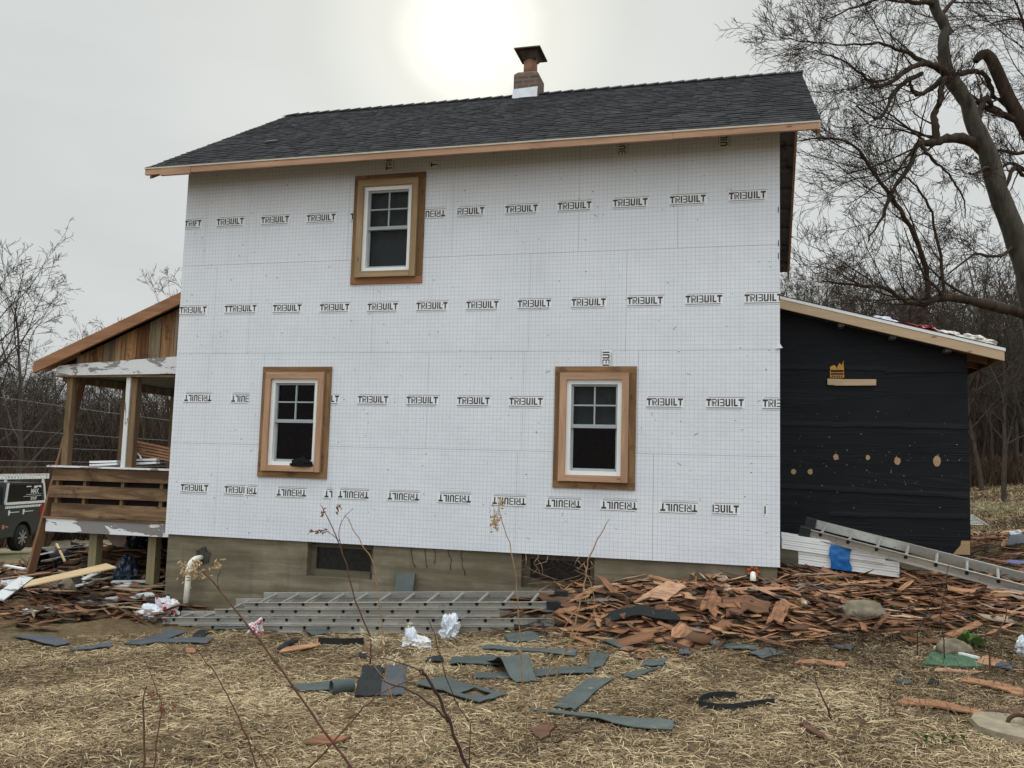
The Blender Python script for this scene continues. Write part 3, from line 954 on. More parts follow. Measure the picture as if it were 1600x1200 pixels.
def build_roof():
    mb = MB()
    t = .03
    dn = np.array([0, 0, -1])*.02
    for sgn in (1, -1):
        E = [np.array([x, RY-sgn*(RY-y), z]) for x, y, z in ((XL, EY, EZ-.02), (XR, EY, EZ-.02), (XR, RY, RZ-.02), (XL, RY, RZ-.02))]
        lo = [p-np.array([0, 0, .035]) for p in E]
        mb.hexa(lo+E)
    roof = mb.build('roof', MT['deckund'], house)
    # shingle courses: real overlapping tabs
    V = []; F = []; Rn = []
    r = random.Random(5)
    n = 30; ex = SL/n
    for sgn in (1, -1):
        def pt(x, s, h):
            p = np.array([x, EY, EZ-.012]) + sv*s + nv*h
            if sgn < 0: p[1] = 2*RY-p[1]
            return p
        for k in range(n):
            x = XL-.012 - r.uniform(0, .2)*0
            s0 = k*ex-.012; s1 = min((k+1)*ex+.05, SL)
            while x < XR+.01:
                wdt = r.choice((.11, .15, .19, .24)) if sgn > 0 else .6
                x1 = min(x+wdt, XR+.012)
                h0 = .009+r.choice((0, .0035, .006)); js = r.uniform(-.006, .006)
                i = len(V)
                V += [pt(x, s0+js, h0-.006), pt(x1, s0+js, h0-.006), pt(x1, s1, .001), pt(x, s1, .001), pt(x, s0+js, h0+.003), pt(x1, s0+js, h0+.003), pt(x1, s1, .005), pt(x, s1, .005)]
                c = min(1, max(0, r.gauss(.45, .28)))
                Rn += [c]*8
                for q in ((3, 2, 1, 0), (4, 5, 6, 7), (0, 1, 5, 4), (1, 2, 6, 5), (2, 3, 7, 6), (3, 0, 4, 7)):
                    F.append([i+a for a in q])
                x = x1
    # ridge caps
    x = XL-.015
    capn = 0
    while x < XR:
        x1 = x+.20
        for sgn in (1, -1):
            i = len(V)
            lift0, lift1 = .034, .014      # left end raised over its neighbour
            for xx, lf in ((x-.04, lift1), (x1, lift0)):
                a = np.array([xx, RY, RZ+lf]); b = np.array([xx, RY-sgn*.15, RZ-.15*(RZ-EZ)/(RY-EY)+lf])
                V += [a, b, a-np.array([0, 0, .009]), b-np.array([0, 0, .009])]
            Rn += [min(1, max(0, r.gauss(.4, .2)))]*8
            for q in ((0, 1, 5, 4), (2, 6, 7, 3), (1, 3, 7, 5), (0, 2, 3, 1), (4, 5, 7, 6), (0, 4, 6, 2)): F.append([i+a for a in q])
        x = x1
    np_mesh('shingles', np.array(V), np.array(F), MT['shingle'], roof, np.array(Rn))
    # one patched tab, paler
    p = on_y(424, 223, EY); d = ray(424, 223); t = np.dot(np.array([0, EY, EZ])-CAM, nv)/np.dot(d, nv); c = CAM+d*t+nv*.02
    mb = MB(); u = np.array([1., 0, 0])
    mb.hexa([c-u*.09-sv*.05, c+u*.09-sv*.05, c+u*.09+sv*.06, c-u*.09+sv*.06]+[c-u*.09-sv*.05+nv*.012, c+u*.09-sv*.05+nv*.012, c+u*.09+sv*.06+nv*.008, c-u*.09+sv*.06+nv*.008])
    mb.build('loose_tab', MT['strip'], roof)
    mb = MB(); mb.box(XL, XR, EY-.040, EY-.001, EZ-.026, EZ-.018); mb.box(XL, XR, EY-.043, EY-.040, EZ-.036, EZ-.017)
    mb.build('drip_edge', MT['drip'], roof)
    mb = MB(); y0, y1 = EY-.034, EY+.004
    mb.cut(); mb.box(.37, 6.772, y0, y1, 5.792, 5.880, 0); mb.cut(); mb.box(6.775, XR-.03, y0-.002, y1, 5.797, 5.880, 0)
    mb.cut(); mb.box(XL+.008, -.102, y0, y1, 5.795, 5.880, 0); mb.cut(); mb.box(-.10, .366, y0-.006, y1, 5.772, 5.876, 0)
    mb.cut(); mb.box(XR-.029, XR-.001, y0-.004, y1+.06, 5.790, 5.880, 0)
    mb.build_each('fascia', [MT['fascia']], roof)
    mb = MB()
    rk = lambda x0, x1, dz, sgn, h: [(x0, RY-sgn*(RY-EY), EZ-dz-h), (x0, RY, RZ-dz-h), (x0, RY, RZ-dz), (x0, RY-sgn*(RY-EY), EZ-dz)]
    for x0, dx in ((XR-.036, .034), (XL+.002, .034)):
        for sgn in (1, -1):
            pts = rk(x0, 0, .058, sgn, .14)
            if sgn == 1: pts = [(x0, EY+.08, EZ-.198+.07), (x0, RY, RZ-.198), (x0, RY, RZ-.058), (x0, EY+.08, EZ-.058+.065)]
            mb.cut(); mb.prism(pts, (dx, 0, 0))
    mb.build_each('rake_board', MT['cedar'], roof)
    mb = MB()     # look-outs and shingle-mould under the gable overhang
    for sgn in (1, -1):
        for k in range(9):
            s = (k+.6)/9.5
            y = RY-sgn*(RY-EY)*(1-s); z = EZ+(RZ-EZ)*s-.10
            mb.cut(); mb.box(W+.002, XR-.037, y-.02, y+.02, z-.045, z+.02)
    for k in range(0):
        x = .15+k*.64
        mb.cut(); mb.beam((x, EY+.03, EZ-.098), (x, -.018, EZ-.098+.41*(RZ-EZ)/(RY-EY)), .04, .06)
    mb.build_each('rafter', MT['deckund'], roof)
    # chimney
    x0, x1, yb0, yb1 = 3.875, 4.29, 3.0, 3.42
    mb = MB()
    mb.box(x0, x1, yb0, yb1, 7.7, 8.42)
    mb.hexa([(x0, yb0, 8.42), (x1, yb0, 8.42), (x1, yb1, 8.42), (x0, yb1, 8.42), (x0+.05, yb0+.05, 8.48), (x1-.05, yb0+.05, 8.48), (x1-.05, yb1-.05, 8.48), (x0+.05, yb1-.05, 8.48)])
    ch = mb.build('chimney', MT['brick'], house)
    mb = MB(); mb.tube([(4.10, 3.21, 8.46), (4.10, 3.21, 8.72)], .115, 16); mb.build('flue', MT['clay'], ch, True)
    mb = MB()
    mb.box(3.875, 4.315, 2.95, 3.52, 8.845, 8.865)
    mb.hexa([(3.995, 3.10, 8.72), (4.205, 3.10, 8.72), (4.205, 3.32, 8.72), (3.995, 3.32, 8.72), (3.93, 3.02, 8.844), (4.26, 3.02, 8.844), (4.26, 3.42, 8.844), (3.93, 3.42, 8.844)])
    mb.tube([(4.22, 3.12, 8.80), (4.225, 3.10, 8.66), (4.235, 3.1, 8.63)], .009, 5)
    mb.build('chimney_cap', MT['rust'], ch)
    mb = MB()
    mb.prism([(x0-.02, yb0-.004, 7.99), (x1-.01, yb0-.004, 7.99), (x1-.004, yb0-.004, 8.185), (x0-.004, yb0-.004, 8.165)], (0, -.012, 0))
    mb.build('flashing', MT['flash'], ch)


build_roof()


# ---- lean-to on the right gable
def build_leanto():
    y = 1.3
    top = lambda x: 4.07-(x-8.06)*.268
    mb = MB()
    xl, xr = W+.005, 10.21
    mb.prism([(xl, y, 1.06), (xr, y, 1.06), (xr, y, top(xr)), (xl, y, top(xl))], (0, .08, 0))
    mb.prism([(xr-.08, y+.081, 1.06), (xr-.08, 4.6, 1.06), (xr-.08, 4.6, top(xr)), (xr-.08, y+.081, top(xr))], (.08, 0, 0))
    r = random.Random(9)
    for _ in range(100):
        x, z = r.uniform(8.15, 10.15), r.gauss(2.1, .5)
        if not 1.12 < z < 2.9: continue
        mb.disc((x, y-.002, z), (0, -1, 0), r.choice((.0022, .0026, .003, .0045)), 6, 1)
    lt = mb.build('lean_to', [MT['felt'], MT['faint']], house, label='low lean-to wing wrapped in black felt')
    mb = MB()      # overlapping felt edges: thin lapped sheets
    for (a, b, z, sl) in ((8.0, 9.3, 3.35, -.02), (9.28, 10.2, 3.30, .01), (8.0, 10.2, 1.83, -.05), (8.0, 10.2, 2.62, .0), (8.6, 10.19, 1.5, .03)):
        n = 14; mb.cut()
        for k in range(n):
            xa, xb = a+(b-a)*k/n, a+(b-a)*(k+1)/n
            za, zb = z+sl*k/n+r.uniform(-.006, .006), z+sl*(k+1)/n+r.uniform(-.006, .006)
            mb.hexa([(xa, y-.012, za-.03), (xb, y-.012, zb-.03), (xb, y-.001, zb), (xa, y-.001, za), (xa, y-.009, za-.002), (xb, y-.009, zb-.002), (xb, y-.001, zb+.03), (xa, y-.001, za+.03)])
    mb.build_each('felt_lap', MT['felt'], lt)
    mb = MB()
    for px, py, rr, ax in ((1306, 714, .045, 1), (1356, 715, .036, 1), (1402, 720, .05, 1.1), (1464, 720, .055, 1.5), (1240, 737, .046, .8), (1266, 737, .042, 1)):
        c = on_y(px, py, y-.006); n = 11; mb.cut()
        mb.poly([(c[0]+math.cos(-2*math.pi*k/n)*rr*.72*(1+r.uniform(-.14, .14)), y-.006, c[2]+math.sin(-2*math.pi*k/n)*rr*.88*ax*(1+r.uniform(-.14, .14))) for k in range(n)])
    mb.build_each('bare_patch', MT['osb'], lt)
    mb = MB()
    pts = [(1297, 590), (1297, 573), (1304, 570), (1307, 575), (1312, 567), (1315, 571), (1318, 563), (1319, 590)]
    mb.prism([on_y(a, b, y-.013) for a, b in pts], (0, .008, 0), 0)
    for (a, b, c, d) in ((1298, 1318, 578, 581.5), (1298, 1318, 583, 585.5)): mb.poly([on_y(*p, y-.0145) for p in ((a, d), (b, d), (b, c), (a, c))], 1)
    for k in range(5): mb.poly([on_y(*p, y-.0145) for p in ((1299.5+k*3.6, 589), (1301.8+k*3.6, 589), (1301.8+k*3.6, 586.8), (1299.5+k*3.6, 586.8))], 1)
    mb.build('torn_patch', [MT['osbo'], MT['hole']], lt)
    mb = MB()
    for pts, yy in (([(1293, 601), (1317, 602), (1317, 592), (1293, 591.5)], y-.034), ([(1304, 602.5), (1369, 602), (1369, 592.5), (1317, 592.5), (1317, 594)], y-.03)):
        mb.cut(); mb.prism([on_y(a, b, yy) for a, b in pts], (0, .02, 0))
    mb.build_each('ledger_board', MT['fascia2'], lt)
    # bottom corner where the felt is torn off
    mb = MB(); mb.prism([on_y(a, b, y-.006) for a, b in ((1489, 866), (1516, 867), (1516, 845), (1502, 845), (1501, 852), (1494, 860))], (0, .004, 0)); mb.build('torn_corner', MT['osb'], lt)
    mb = MB(); mb.box(W, xr-.03, y+.02, y+.25, .1, 1.058); mb.box(xr-.26, xr-.03, y+.251, 4.55, .1, 1.058); mb.build('plinth', MT['concrete'], lt)
    # roof slab, white metal edge, rafters
    mb = MB(); xe = 10.57; y0, y1 = 1.11, 5.0
    mb.prism([(W+.002, y0, top(W)+.11), (xe, y0, top(xe)+.11), (xe, y0, top(xe)+.14), (W+.002, y0, top(W)+.14)], (0, y1-y0, 0), 0)
    mb.prism([(W+.002, y0-.028, top(W)+.112), (xe+.012, y0-.028, top(xe)+.109), (xe+.012, y0-.028, top(xe)+.15), (W+.002, y0-.028, top(W)+.153)], (0, .05, 0), 1)
    mb.prism([(W+.002, y0-.03, top(W)+.150), (xe+.014, y0-.03, top(xe)+.147), (xe+.014, y0-.03, top(xe)+.157), (W+.002, y0-.03, top(W)+.160)], (0, y1-y0, 0), 2)
    lr = mb.build('lean_to_roof', [MT['deckund'], MT['white'], MT['strip_dark']], lt)
    mb = MB(); mb.prism([(W+.003, y0-.022, top(W)-.005), (xe, y0-.022, top(xe)-.005), (xe, y0-.022, top(xe)+.108), (W+.003, y0-.022, top(W)+.108)], (0, .04, 0))
    mb.build('rake_board', MT['fascia2'], lr)
    mb = MB()
    for k in range(8):
        yy = 1.19+k*.5
        mb.cut(); mb.prism([(10.0, yy, top(10.0)-.0), (xe-.03, yy, top(xe-.03)+.015), (xe-.03, yy, top(xe-.03)+.108), (10.0, yy, top(10.0)+.108)], (0, .04, 0))
    mb.cut(); mb.box(xe-.028, xe-.002, y0+.02, y1, top(xe)+.012, top(xe)+.108)
    for x in (8.75, 9.35, 9.97): mb.cut(); mb.box(x-.035, x+.035, y0+.02, y-.001, top(x)-.05, top(x)-.007, 1)
    mb.build_each('rafter_tail', [MT['rafter'], MT['deckund']], lr)


build_leanto()


# ---- porch on the left gable
def build_porch():
    yf = .4; xl = -2.28
    mb = MB()
    mb.box(xl-.02, -.001, yf-.01, 3.3, 1.02, 1.05)
    pr = mb.build('porch', MT['oldh'], house, label='open side porch stripped to bare boards')
    mb = MB(); mb.box(xl-.07, -.002, yf-.05, yf-.012, 1.03, 1.055); mb.build('floor_edge', MT['oldh'], pr)
    mb = MB(); mb.prism([(xl-.02, yf-.035, .84), (-.003, yf-.035, .85), (-.003, yf-.035, 1.028), (xl-.02, yf-.035, 1.028)], (0, .024, 0))
    mb.box(xl-.02, xl+.002, yf, 3.3, .84, 1.018); mb.build('skirt_board', MT['peel_skirt'], pr)
    for z0, z1, dx, d0 in ((1.585, 1.762, 0, 0), (1.335, 1.512, -.03, .004), (1.058, 1.255, .03, -.003)):
        mb = MB(); mb.prism([(xl+dx, yf-.01+d0, z0), (-.004, yf-.01+d0, z0+.01), (-.004, yf-.01+d0, z1+.008), (xl+dx+.01, yf-.01+d0, z1)], (0, .022, 0)); mb.build('rail_board', MT['oldh'], pr)
    mb = MB()
    for x in (xl+.05, -1.75, -1.1, -.45): mb.cut(); mb.box(x, x+.05, yf+.02, yf+.1, 1.051, 1.775)
    mb.build_each('stud', MT['post'], pr)
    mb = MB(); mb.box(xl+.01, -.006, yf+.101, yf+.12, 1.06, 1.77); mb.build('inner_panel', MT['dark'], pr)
    mb = MB(); mb.box(xl-.06, -.004, yf-.06, yf+.14, 1.776, 1.802); mb.build('rail_cap', MT['peel'], pr)
    for x, y, m, w in ((-2.15, yf, 'post', .10), (-1.03, yf, 'post', .10), (-2.25, 1.72, 'post', .10), (-2.28, 3.02, 'post', .10)):
        mb = MB(); mb.box(x, x+w, y+.0, y+w, 1.803 if y < 1 else 1.051, 3.13); mb.build('post', MT[m], pr)
    mb = MB(); mb.box(-1.10, -1.032, yf-.02, yf+.04, 1.803, 3.13); mb.build('corner_bead', MT['peelv'], pr, label='white flaking strip on the porch post')
    mb = MB(); mb.prism([(-2.30, yf-.04, 3.13), (-.004, yf-.04, 3.16), (-.004, yf-.04, 3.42), (-2.02, yf-.04, 3.30), (-2.30, yf-.04, 3.27)], (0, .05, 0)); mb.build('beam', MT['peel'], pr)
    mb = MB(); mb.box(-2.32, -.004, yf-.06, yf+.11, 3.108, 3.128); mb.box(-2.34, -2.24, yf+.111, 3.3, 3.05, 3.25); mb.build('header', MT['post'], pr)
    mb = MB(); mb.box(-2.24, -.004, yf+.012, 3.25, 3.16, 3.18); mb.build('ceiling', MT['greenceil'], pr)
    zt = lambda x: 4.29+x*.407
    # gable infill boards
    mb = MB(); r = random.Random(2); x = -.005
    while x > -2.0:
        x1 = max(x-r.uniform(.13, .24), -2.02)
        y = yf+.012+r.uniform(0, .012)
        a, b = zt(x)-.05, zt(x1)-.05; lo = 3.29+.06*(1+x/2.3)
        if b > lo+.02: mb.cut(); mb.prism([(x1+.006, y, lo), (x-.006, y, lo), (x-.006, y, a), (x1+.006, y, b)], (0, .02, 0))
        x = x1
    mb.build_each('gable_board', MT['gableb'], pr)
    mb = MB(); yy = yf-.16
    mb.prism([(-2.63, yy, zt(-2.63)-.07), (-.004, yy, zt(0)-.07), (-.004, yy, zt(0)+.10), (-2.63, yy, zt(-2.63)+.10)], (0, .045, 0)); mb.build('rake_board', MT['cedar'], pr)
    mb = MB(); mb.prism([(-2.64, yy+.012, zt(-2.64)+.085), (-.003, yy+.012, zt(0)+.085), (-.003, yy+.012, zt(0)+.106), (-2.64, yy+.012, zt(-2.64)+.106)], (0, 3.4, 0), 0); mb.build('porch_roof', MT['strip_dark'], pr)
    mb = MB()
    for k in range(6): mb.cut(); mb.prism([(-2.6, yf+.02+k*.55, zt(-2.6)-.05), (-2.0, yf+.02+k*.55, zt(-2.0)-.05), (-2.0, yf+.02+k*.55, zt(-2.)+.1), (-2.6, yf+.02+k*.55, zt(-2.6)+.1)], (0, .04, 0))
    mb.build_each('rafter_tail', MT['rafter'], pr)
    mb = MB(); mb.box(xl-.01, -.01, 2.5, 2.52, -.5, .838); mb.build('under_porch_shade', MT['dark'], pr)  # dark sheet added in place of the shade beneath the porch floor
    for x, y in ((-1.68, .55), (-.68, .55), (-2.1, 2.3), (-.5, 2.3)):
        z0 = float(zg(x, y))-.2
        mb = MB(); mb.box(x, x+.13, y, y+.13, z0, 1.018); mb.build('footing_post', MT['treated'], pr)


build_porch()


def thing_mesh(mb, name, mats, label, cat, group=None, smooth=False, loc=None):
    o = mb.build(name, mats, None, smooth)
    if loc is not None:
        loc = np.array(loc, float)
        me = o.data
        co = np.empty(len(me.vertices)*3); me.vertices.foreach_get('co', co)
        me.vertices.foreach_set('co', (co.reshape(-1, 3)-loc).ravel())
        o.location = loc
    tag(o, label, cat, group)
    return o


def crumple(name, loc, size, mat, label, cat, group=None, seed=0, amp=.35, freq=2.2, sub=4, rz=0., squash=True, peak=0.):
    bm = bmesh.new(); bmesh.ops.create_icosphere(bm, subdivisions=sub, radius=1)
    for v in bm.verts:
        p = v.co.copy(); s = Vector((seed*3.1, seed*1.7, seed))
        d = noise.noise(p*freq+s)*amp + (.25-abs(noise.noise(p*freq*1.7+s)))*amp*.9 + (.2-abs(noise.noise(p*freq*3.6-s)))*amp*.45
        if peak: d += peak*max(0, p.z-.2)*max(0, noise.noise((p.x*1.5+seed, p.y*1.5, seed))+.35)
        v.co = p*(1+d)
        if squash and v.co.z < -.45: v.co.z = -.45-.1*(abs(v.co.z)-.45)
        v.co.x *= size[0]; v.co.y *= size[1]; v.co.z = (v.co.z+.5)*size[2]
    me = bpy.data.meshes.new(name); bm.to_mesh(me); bm.free()
    me.materials.append(mat); me.polygons.foreach_set('use_smooth', [(sub > 3 and 'stone' in name)]*len(me.polygons))
    o = bpy.data.objects.new(name, me); COL.objects.link(o)
    o.location = loc; o.rotation_euler = (0, 0, rz)
    return tag(o, label, cat, group)


mb = MB()
r0 = random.Random(4)
sx, sz = fr2[1], fr2[2]
crumple('rag', (sx-.17, -.085, sz-.012), (.14, .04, .075), MT['ragblack'], 'black crumpled rag lying on the sill of the left ground floor window', 'rag', seed=4, amp=.3)

# ---- things on the lean-to roof
ltop = lambda x: 4.07-(x-8.06)*.268+.165
for nm, px, py, sz_, mat, lab, sd_ in (
        ('shingle_wrapper', 1432, 524, (.38, .30, .055), 'wrapper_red', 'red and white torn shingle wrapper on the lean-to roof', 2),
        ('paper_sheet', 1522, 545, (.24, .25, .09), 'wrapw', 'crumpled off-white sheet near the eave of the lean-to roof', 5),
        ('paper_sheet', 1482, 532, (.17, .2, .07), 'wrapw', 'small crumpled off-white sheet between the red wrapper and the eave sheet', 6),
        ('foam_offcut', 1378, 508, (.16, .15, .07), 'bag_w', 'pale grey foam offcut uphill of the red wrapper on the lean-to roof', 8)):
    p = on_y(px, py, 1.5)
    o = crumple(nm, (p[0], 1.5, ltop(p[0])), sz_, MT[mat], lab, 'packaging', seed=sd_, amp=.35)
    o.rotation_euler = (0, math.atan(.268), 0)


# ------------------------------------------------------------------ ladders
def ladder_section(root, name, L, y0, z0, x0, wdt=.40, h=.082, feet=None):
    """one section lying flat: rails along x, rungs along y; local coordinates"""
    base = None
    rails = []
    for k, yy in enumerate((y0, y0+wdt)):
        mb = MB(); sgn = -1 if k == 0 else 1
        mb.box(x0, x0+L, yy-.002, yy+.002, z0, z0+h)
        for zz in (z0, z0+h-.006): mb.box(x0, x0+L, yy+(sgn*.026 if sgn < 0 else .0021), yy+(-.0021 if sgn < 0 else .026), zz, zz+.006)
        mb.box(x0, x0+L, yy+(sgn*.006 if sgn < 0 else .0021), yy+(-.0021 if sgn < 0 else .006), z0+h*.42, z0+h*.58)
        if base is None:
            base = mb.build(name, MT['alu'], root)
        else:
            mb.build('rail', MT['alu'], base)
    n = int(L/.305); rm = None
    for i in range(n):
        x = x0+.16+i*.305
        if rm is None:
            mb = MB()
            mb.tube([(0, y0-.004, 0), (0, y0+wdt+.004, 0)], .017, 8, 0)
            mb.tube([(0, y0-.009, 0), (0, y0-.0045, 0)], .021, 8, 1)
            mb.tube([(0, y0+wdt+.0045, 0), (0, y0+wdt+.009, 0)], .021, 8, 1)
            o = mb.build('rung', [MT['alu'], MT['hole']], base); rm = o
        else:
            o = rm.copy(); COL.objects.link(o); o.parent = base
        o.location = (x, 0, z0+h*.64)
    if feet is not None:
        for yy in (y0, y0+wdt):
            mb = MB(); xa, xb = (x0+L-.05, x0+L+.07) if feet > 0 else (x0-.07, x0+.05)
            mb.box(xa, xb, yy-.035, yy+.035, z0-.004, z0+h+.006)
            mb.hexa([(xb, yy-.035, z0-.004), (xb+.03, yy-.02, z0+.012), (xb+.03, yy+.02, z0+.012), (xb, yy+.035, z0-.004), (xb, yy-.035, z0+h+.006), (xb+.03, yy-.02, z0+h-.01), (xb+.03, yy+.02, z0+h-.01), (xb, yy+.035, z0+h+.006)]) if feet > 0 else None
            mb.build('foot', MT['rubber'], base)
    return base


def lay(root, a, b, tilt=0.):
    """orient local +x from a to b"""
    a = Vector(a); b = Vector(b); x = (b-a).normalized(); y = Vector((0, 0, 1)).cross(x).normalized(); z = x.cross(y)
    if tilt:
        q = Matrix.Rotation(tilt, 3, x); y = q @ y; z = q @ z
    root.matrix_world = Matrix(((x[0], y[0], z[0], a[0]), (x[1], y[1], z[1], a[1]), (x[2], y[2], z[2], a[2]), (0, 0, 0, 1)))


YL = -.92
la0, la1 = on_y(280, 986.5, YL), on_y(898, 991, YL)
A = empty('extension_ladder', (0, 0, 0), 'lower aluminium extension ladder lying flat on the grass before the foundation', 'ladder', 'aluminium ladders lying along the house')
LA = np.linalg.norm(la1-la0)
ladder_section(A, 'base_section', LA, 0, 0, 0, feet=1)
ladder_section(A, 'fly_section', LA+.02, .02, .088, -.24, wdt=.36, h=.078, feet=None)
lay(A, la0, la1, .05)
lb0 = la0+np.array([0, .03, .172])+(la1-la0)/LA*.47
lb1 = la1+np.array([0, .03, .172])
Bq = empty('extension_ladder', (0, 0, 0), 'upper aluminium extension ladder stacked on another one before the foundation', 'ladder', 'aluminium ladders lying along the house')
ladder_section(Bq, 'base_section', LA-1.32, 0, 0, 0, wdt=.45, feet=None)
ladder_section(Bq, 'fly_section', LA-1.13, .015, .088, .40, wdt=.43, h=.07, feet=1)
lay(Bq, lb0+np.array([0, 0, .012]), lb1+np.array([0, 0, .012]), .13)

lc0, lc1 = on_y(1258, 838, .42), on_y(1600, 928, .02)
Cq = empty('extension_ladder', (0, 0, 0), 'single aluminium ladder sloping down from the siding bundle by the black lean-to', 'ladder')
LC = 4.3
ladder_section(Cq, 'base_section', LC, 0, 0, 0, wdt=.41, h=.10, feet=-1)
dC = (lc1-lc0)/np.linalg.norm(lc1-lc0)
lay(Cq, lc0, lc0+dC*LC, .22)
# short white ladder far behind the lean-to
Dq = empty('short_ladder', (0, 0, 0), 'short white ladder lying on the field edge behind the black lean-to', 'ladder')
ladder_section(Dq, 'base_section', 2.4, 0, 0, 0, wdt=.38, h=.05)
p = on_g(1544, 829); p2 = on_g(1520, 816)
p2 = p+(p2-p)/np.linalg.norm(p2-p)*2.4; p2[2] = zg(p2[0], p2[1])
lay(Dq, p+np.array([0, 0, .06]), p2+np.array([0, 0, .08]))

# ------------------------------------------------------------------ siding bundle
def build_siding():
    root = empty('siding_bundle', (8.0, .5, .9), 'bundle of white vinyl siding panels wrapped with blue film beside the black wall', 'siding bundle')
    def strip(n, xa, xb, za, zb, y, dz, slope, nm, mat):
        mb = MB()
        for k in range(n):
            z0 = za+k*dz
            for (d0, d1, o) in ((0, .42, 0), (.42, .5, .012), (.5, .93, .004)):
                mb.prism([(xa, y+o, z0+dz*d0), (xb-.02*k*0, y+o, z0+dz*d0+slope*(xb-xa)), (xb, y+o, z0+dz*d1+slope*(xb-xa)), (xa, y+o, z0+dz*d1)], (0, .34, 0))
        return mb.build(nm, MT[mat], root)
    strip(3, 8.19, 9.27, .945, 0, .38, .058, -.085, 'lower_panels', 'vinyl')
    strip(3, 8.005, 9.12, 1.115, 0, .36, .052, -.10, 'upper_panels', 'vinyl')
    mb = MB()   # loose top panel peeling up
    mb.prism([(8.005, .36, 1.285), (9.05, .37, 1.175), (9.28, .33, 1.075), (9.28, .33, 1.062), (9.03, .37, 1.16), (8.005, .36, 1.27)], (0, .3, 0)); mb.build('loose_panel', MT['vinyl'], root)
    mb = MB()
    n, m = 10, 14; pts = []
    for j in range(m+1):
        for i in range(n+1):
            u, v = i/n, j/m
            x = 8.53+.22*u+.012*math.sin(v*9); z = 1.245-.33*v-.02*u
            w = noise.noise((u*4, v*7, 2))*.012
            y = .352+w-.012*math.sin(v*math.pi) if v > .12 else .352+w+(.12-v)*1.8
            pts.append((x+noise.noise((u*3, v*5, 7))*.02, y-.004, z))
    mb.v = pts
    for j in range(m):
        for i in range(n): k = j*(n+1)+i; mb.f.append((k, k+n+1, k+n+2, k+1)); mb.m.append(0)
    mb.build('blue_wrap', MT['tape'], root, True)


build_siding()

# ------------------------------------------------------------------ roofing strips on the grass (picture outlines laid on the ground at true size)
FOOT = []


def sheet(name, px, mat, label, cat='roofing strip', group='torn roofing strips', lift=.03, thick=.007, nseg=8, wave=.012, seed=0, hump=None):
    """px: 4 picture corners (a,b along one side, c,d back); draped on the ground"""
    r = random.Random(seed)
    C = [on_g(*p) for p in px]
    if np.mean([float(mound(c[0], c[1])) for c in C]) > .06: lift += .10
    FOOT.append(np.array([c[:2] for c in C]))
    n, m = nseg, 4
    V = []; F = []
    for lay_ in (0, 1):
        for j in range(m+1):
            for i in range(n+1):
                u, v = i/n, j/m
                p = (C[0]*(1-u)+C[1]*u)*(1-v)+(C[3]*(1-u)+C[2]*u)*v
                jx = noise.noise((u*5+seed, v*5, seed*.7))*.02 if (i in (0, n) or j in (0, m)) else 0
                x, y = p[0]+jx, p[1]+jx*.6
                z = float(zg(x, y))+lift+abs(noise.noise((u*3+seed, v*2, 5.)))*wave*2
                if hump: z += hump*math.exp(-((u-.5)/.22)**2)
                V.append((x, y, z-(thick if lay_ else 0)))
    K = (n+1)*(m+1)
    for j in range(m):
        for i in range(n):
            k = j*(n+1)+i
            if 'torn hole' in label and (i, j) in ((5, 1), (5, 2), (6, 2)): continue
            F.append((k, k+1, k+n+2, k+n+1)); F.append((K+k, K+k+n+1, K+k+n+2, K+k+1))
    for i in range(n):
        for a in (i, m*(n+1)+i): F.append((a, a+1, K+a+1, K+a))
    for j in range(m):
        for a in (j*(n+1), j*(n+1)+n): F.append((a, a+n+1, K+a+n+1, K+a))
    me = bpy.data.meshes.new(name)
    c = np.mean(C, axis=0); c[2] = zg(c[0], c[1])
    me.from_pydata([tuple(np.array(v)-c) for v in V], [], F)
    bm = bmesh.new(); bm.from_mesh(me); bmesh.ops.recalc_face_normals(bm, faces=bm.faces); bm.to_mesh(me); bm.free()
    me.materials.append(MT[mat])
    o = bpy.data.objects.new(name, me); COL.objects.link(o); o.location = c
    return tag(o, label, cat, group)


def standing(name, pts, h, mat, label, th=.008, lean=0.):
    """a strip standing on its edge along ground points"""
    G = [on_g(*p) for p in pts]
    # smooth resample
    P = []
    for i in range(len(G)-1):
        for t in np.linspace(0, 1, 5)[:-1]:
            p0, p1, p2, p3 = G[max(i-1, 0)], G[i], G[i+1], G[min(i+2, len(G)-1)]
            P.append(.5*((2*p1)+(-p0+p2)*t+(2*p0-5*p1+4*p2-p3)*t*t+(-p0+3*p1-3*p2+p3)*t**3))
    P.append(G[-1])
    mb = MB()
    for a, b in zip(P[:-1], P[1:]):
        d = (b-a)[:2]; d = d/max(np.linalg.norm(d), 1e-6); nn = np.array([-d[1], d[0], 0])*th/2
        za, zb = float(zg(a[0], a[1])), float(zg(b[0], b[1])); ln = np.array([-d[1], d[0], 0])*lean
        A0, B0 = np.array([a[0], a[1], za-.004]), np.array([b[0], b[1], zb-.004]); U = np.array([0, 0, h])+ln
        mb.hexa([A0-nn, B0-nn, B0+nn, A0+nn, A0-nn+U, B0-nn+U, B0+nn+U, A0+nn+U])
    c = np.mean(P, axis=0); c[2] = zg(c[0], c[1])
    return thing_mesh(mb, name, MT[mat], label, 'roofing strip', 'torn roofing strips', loc=c)


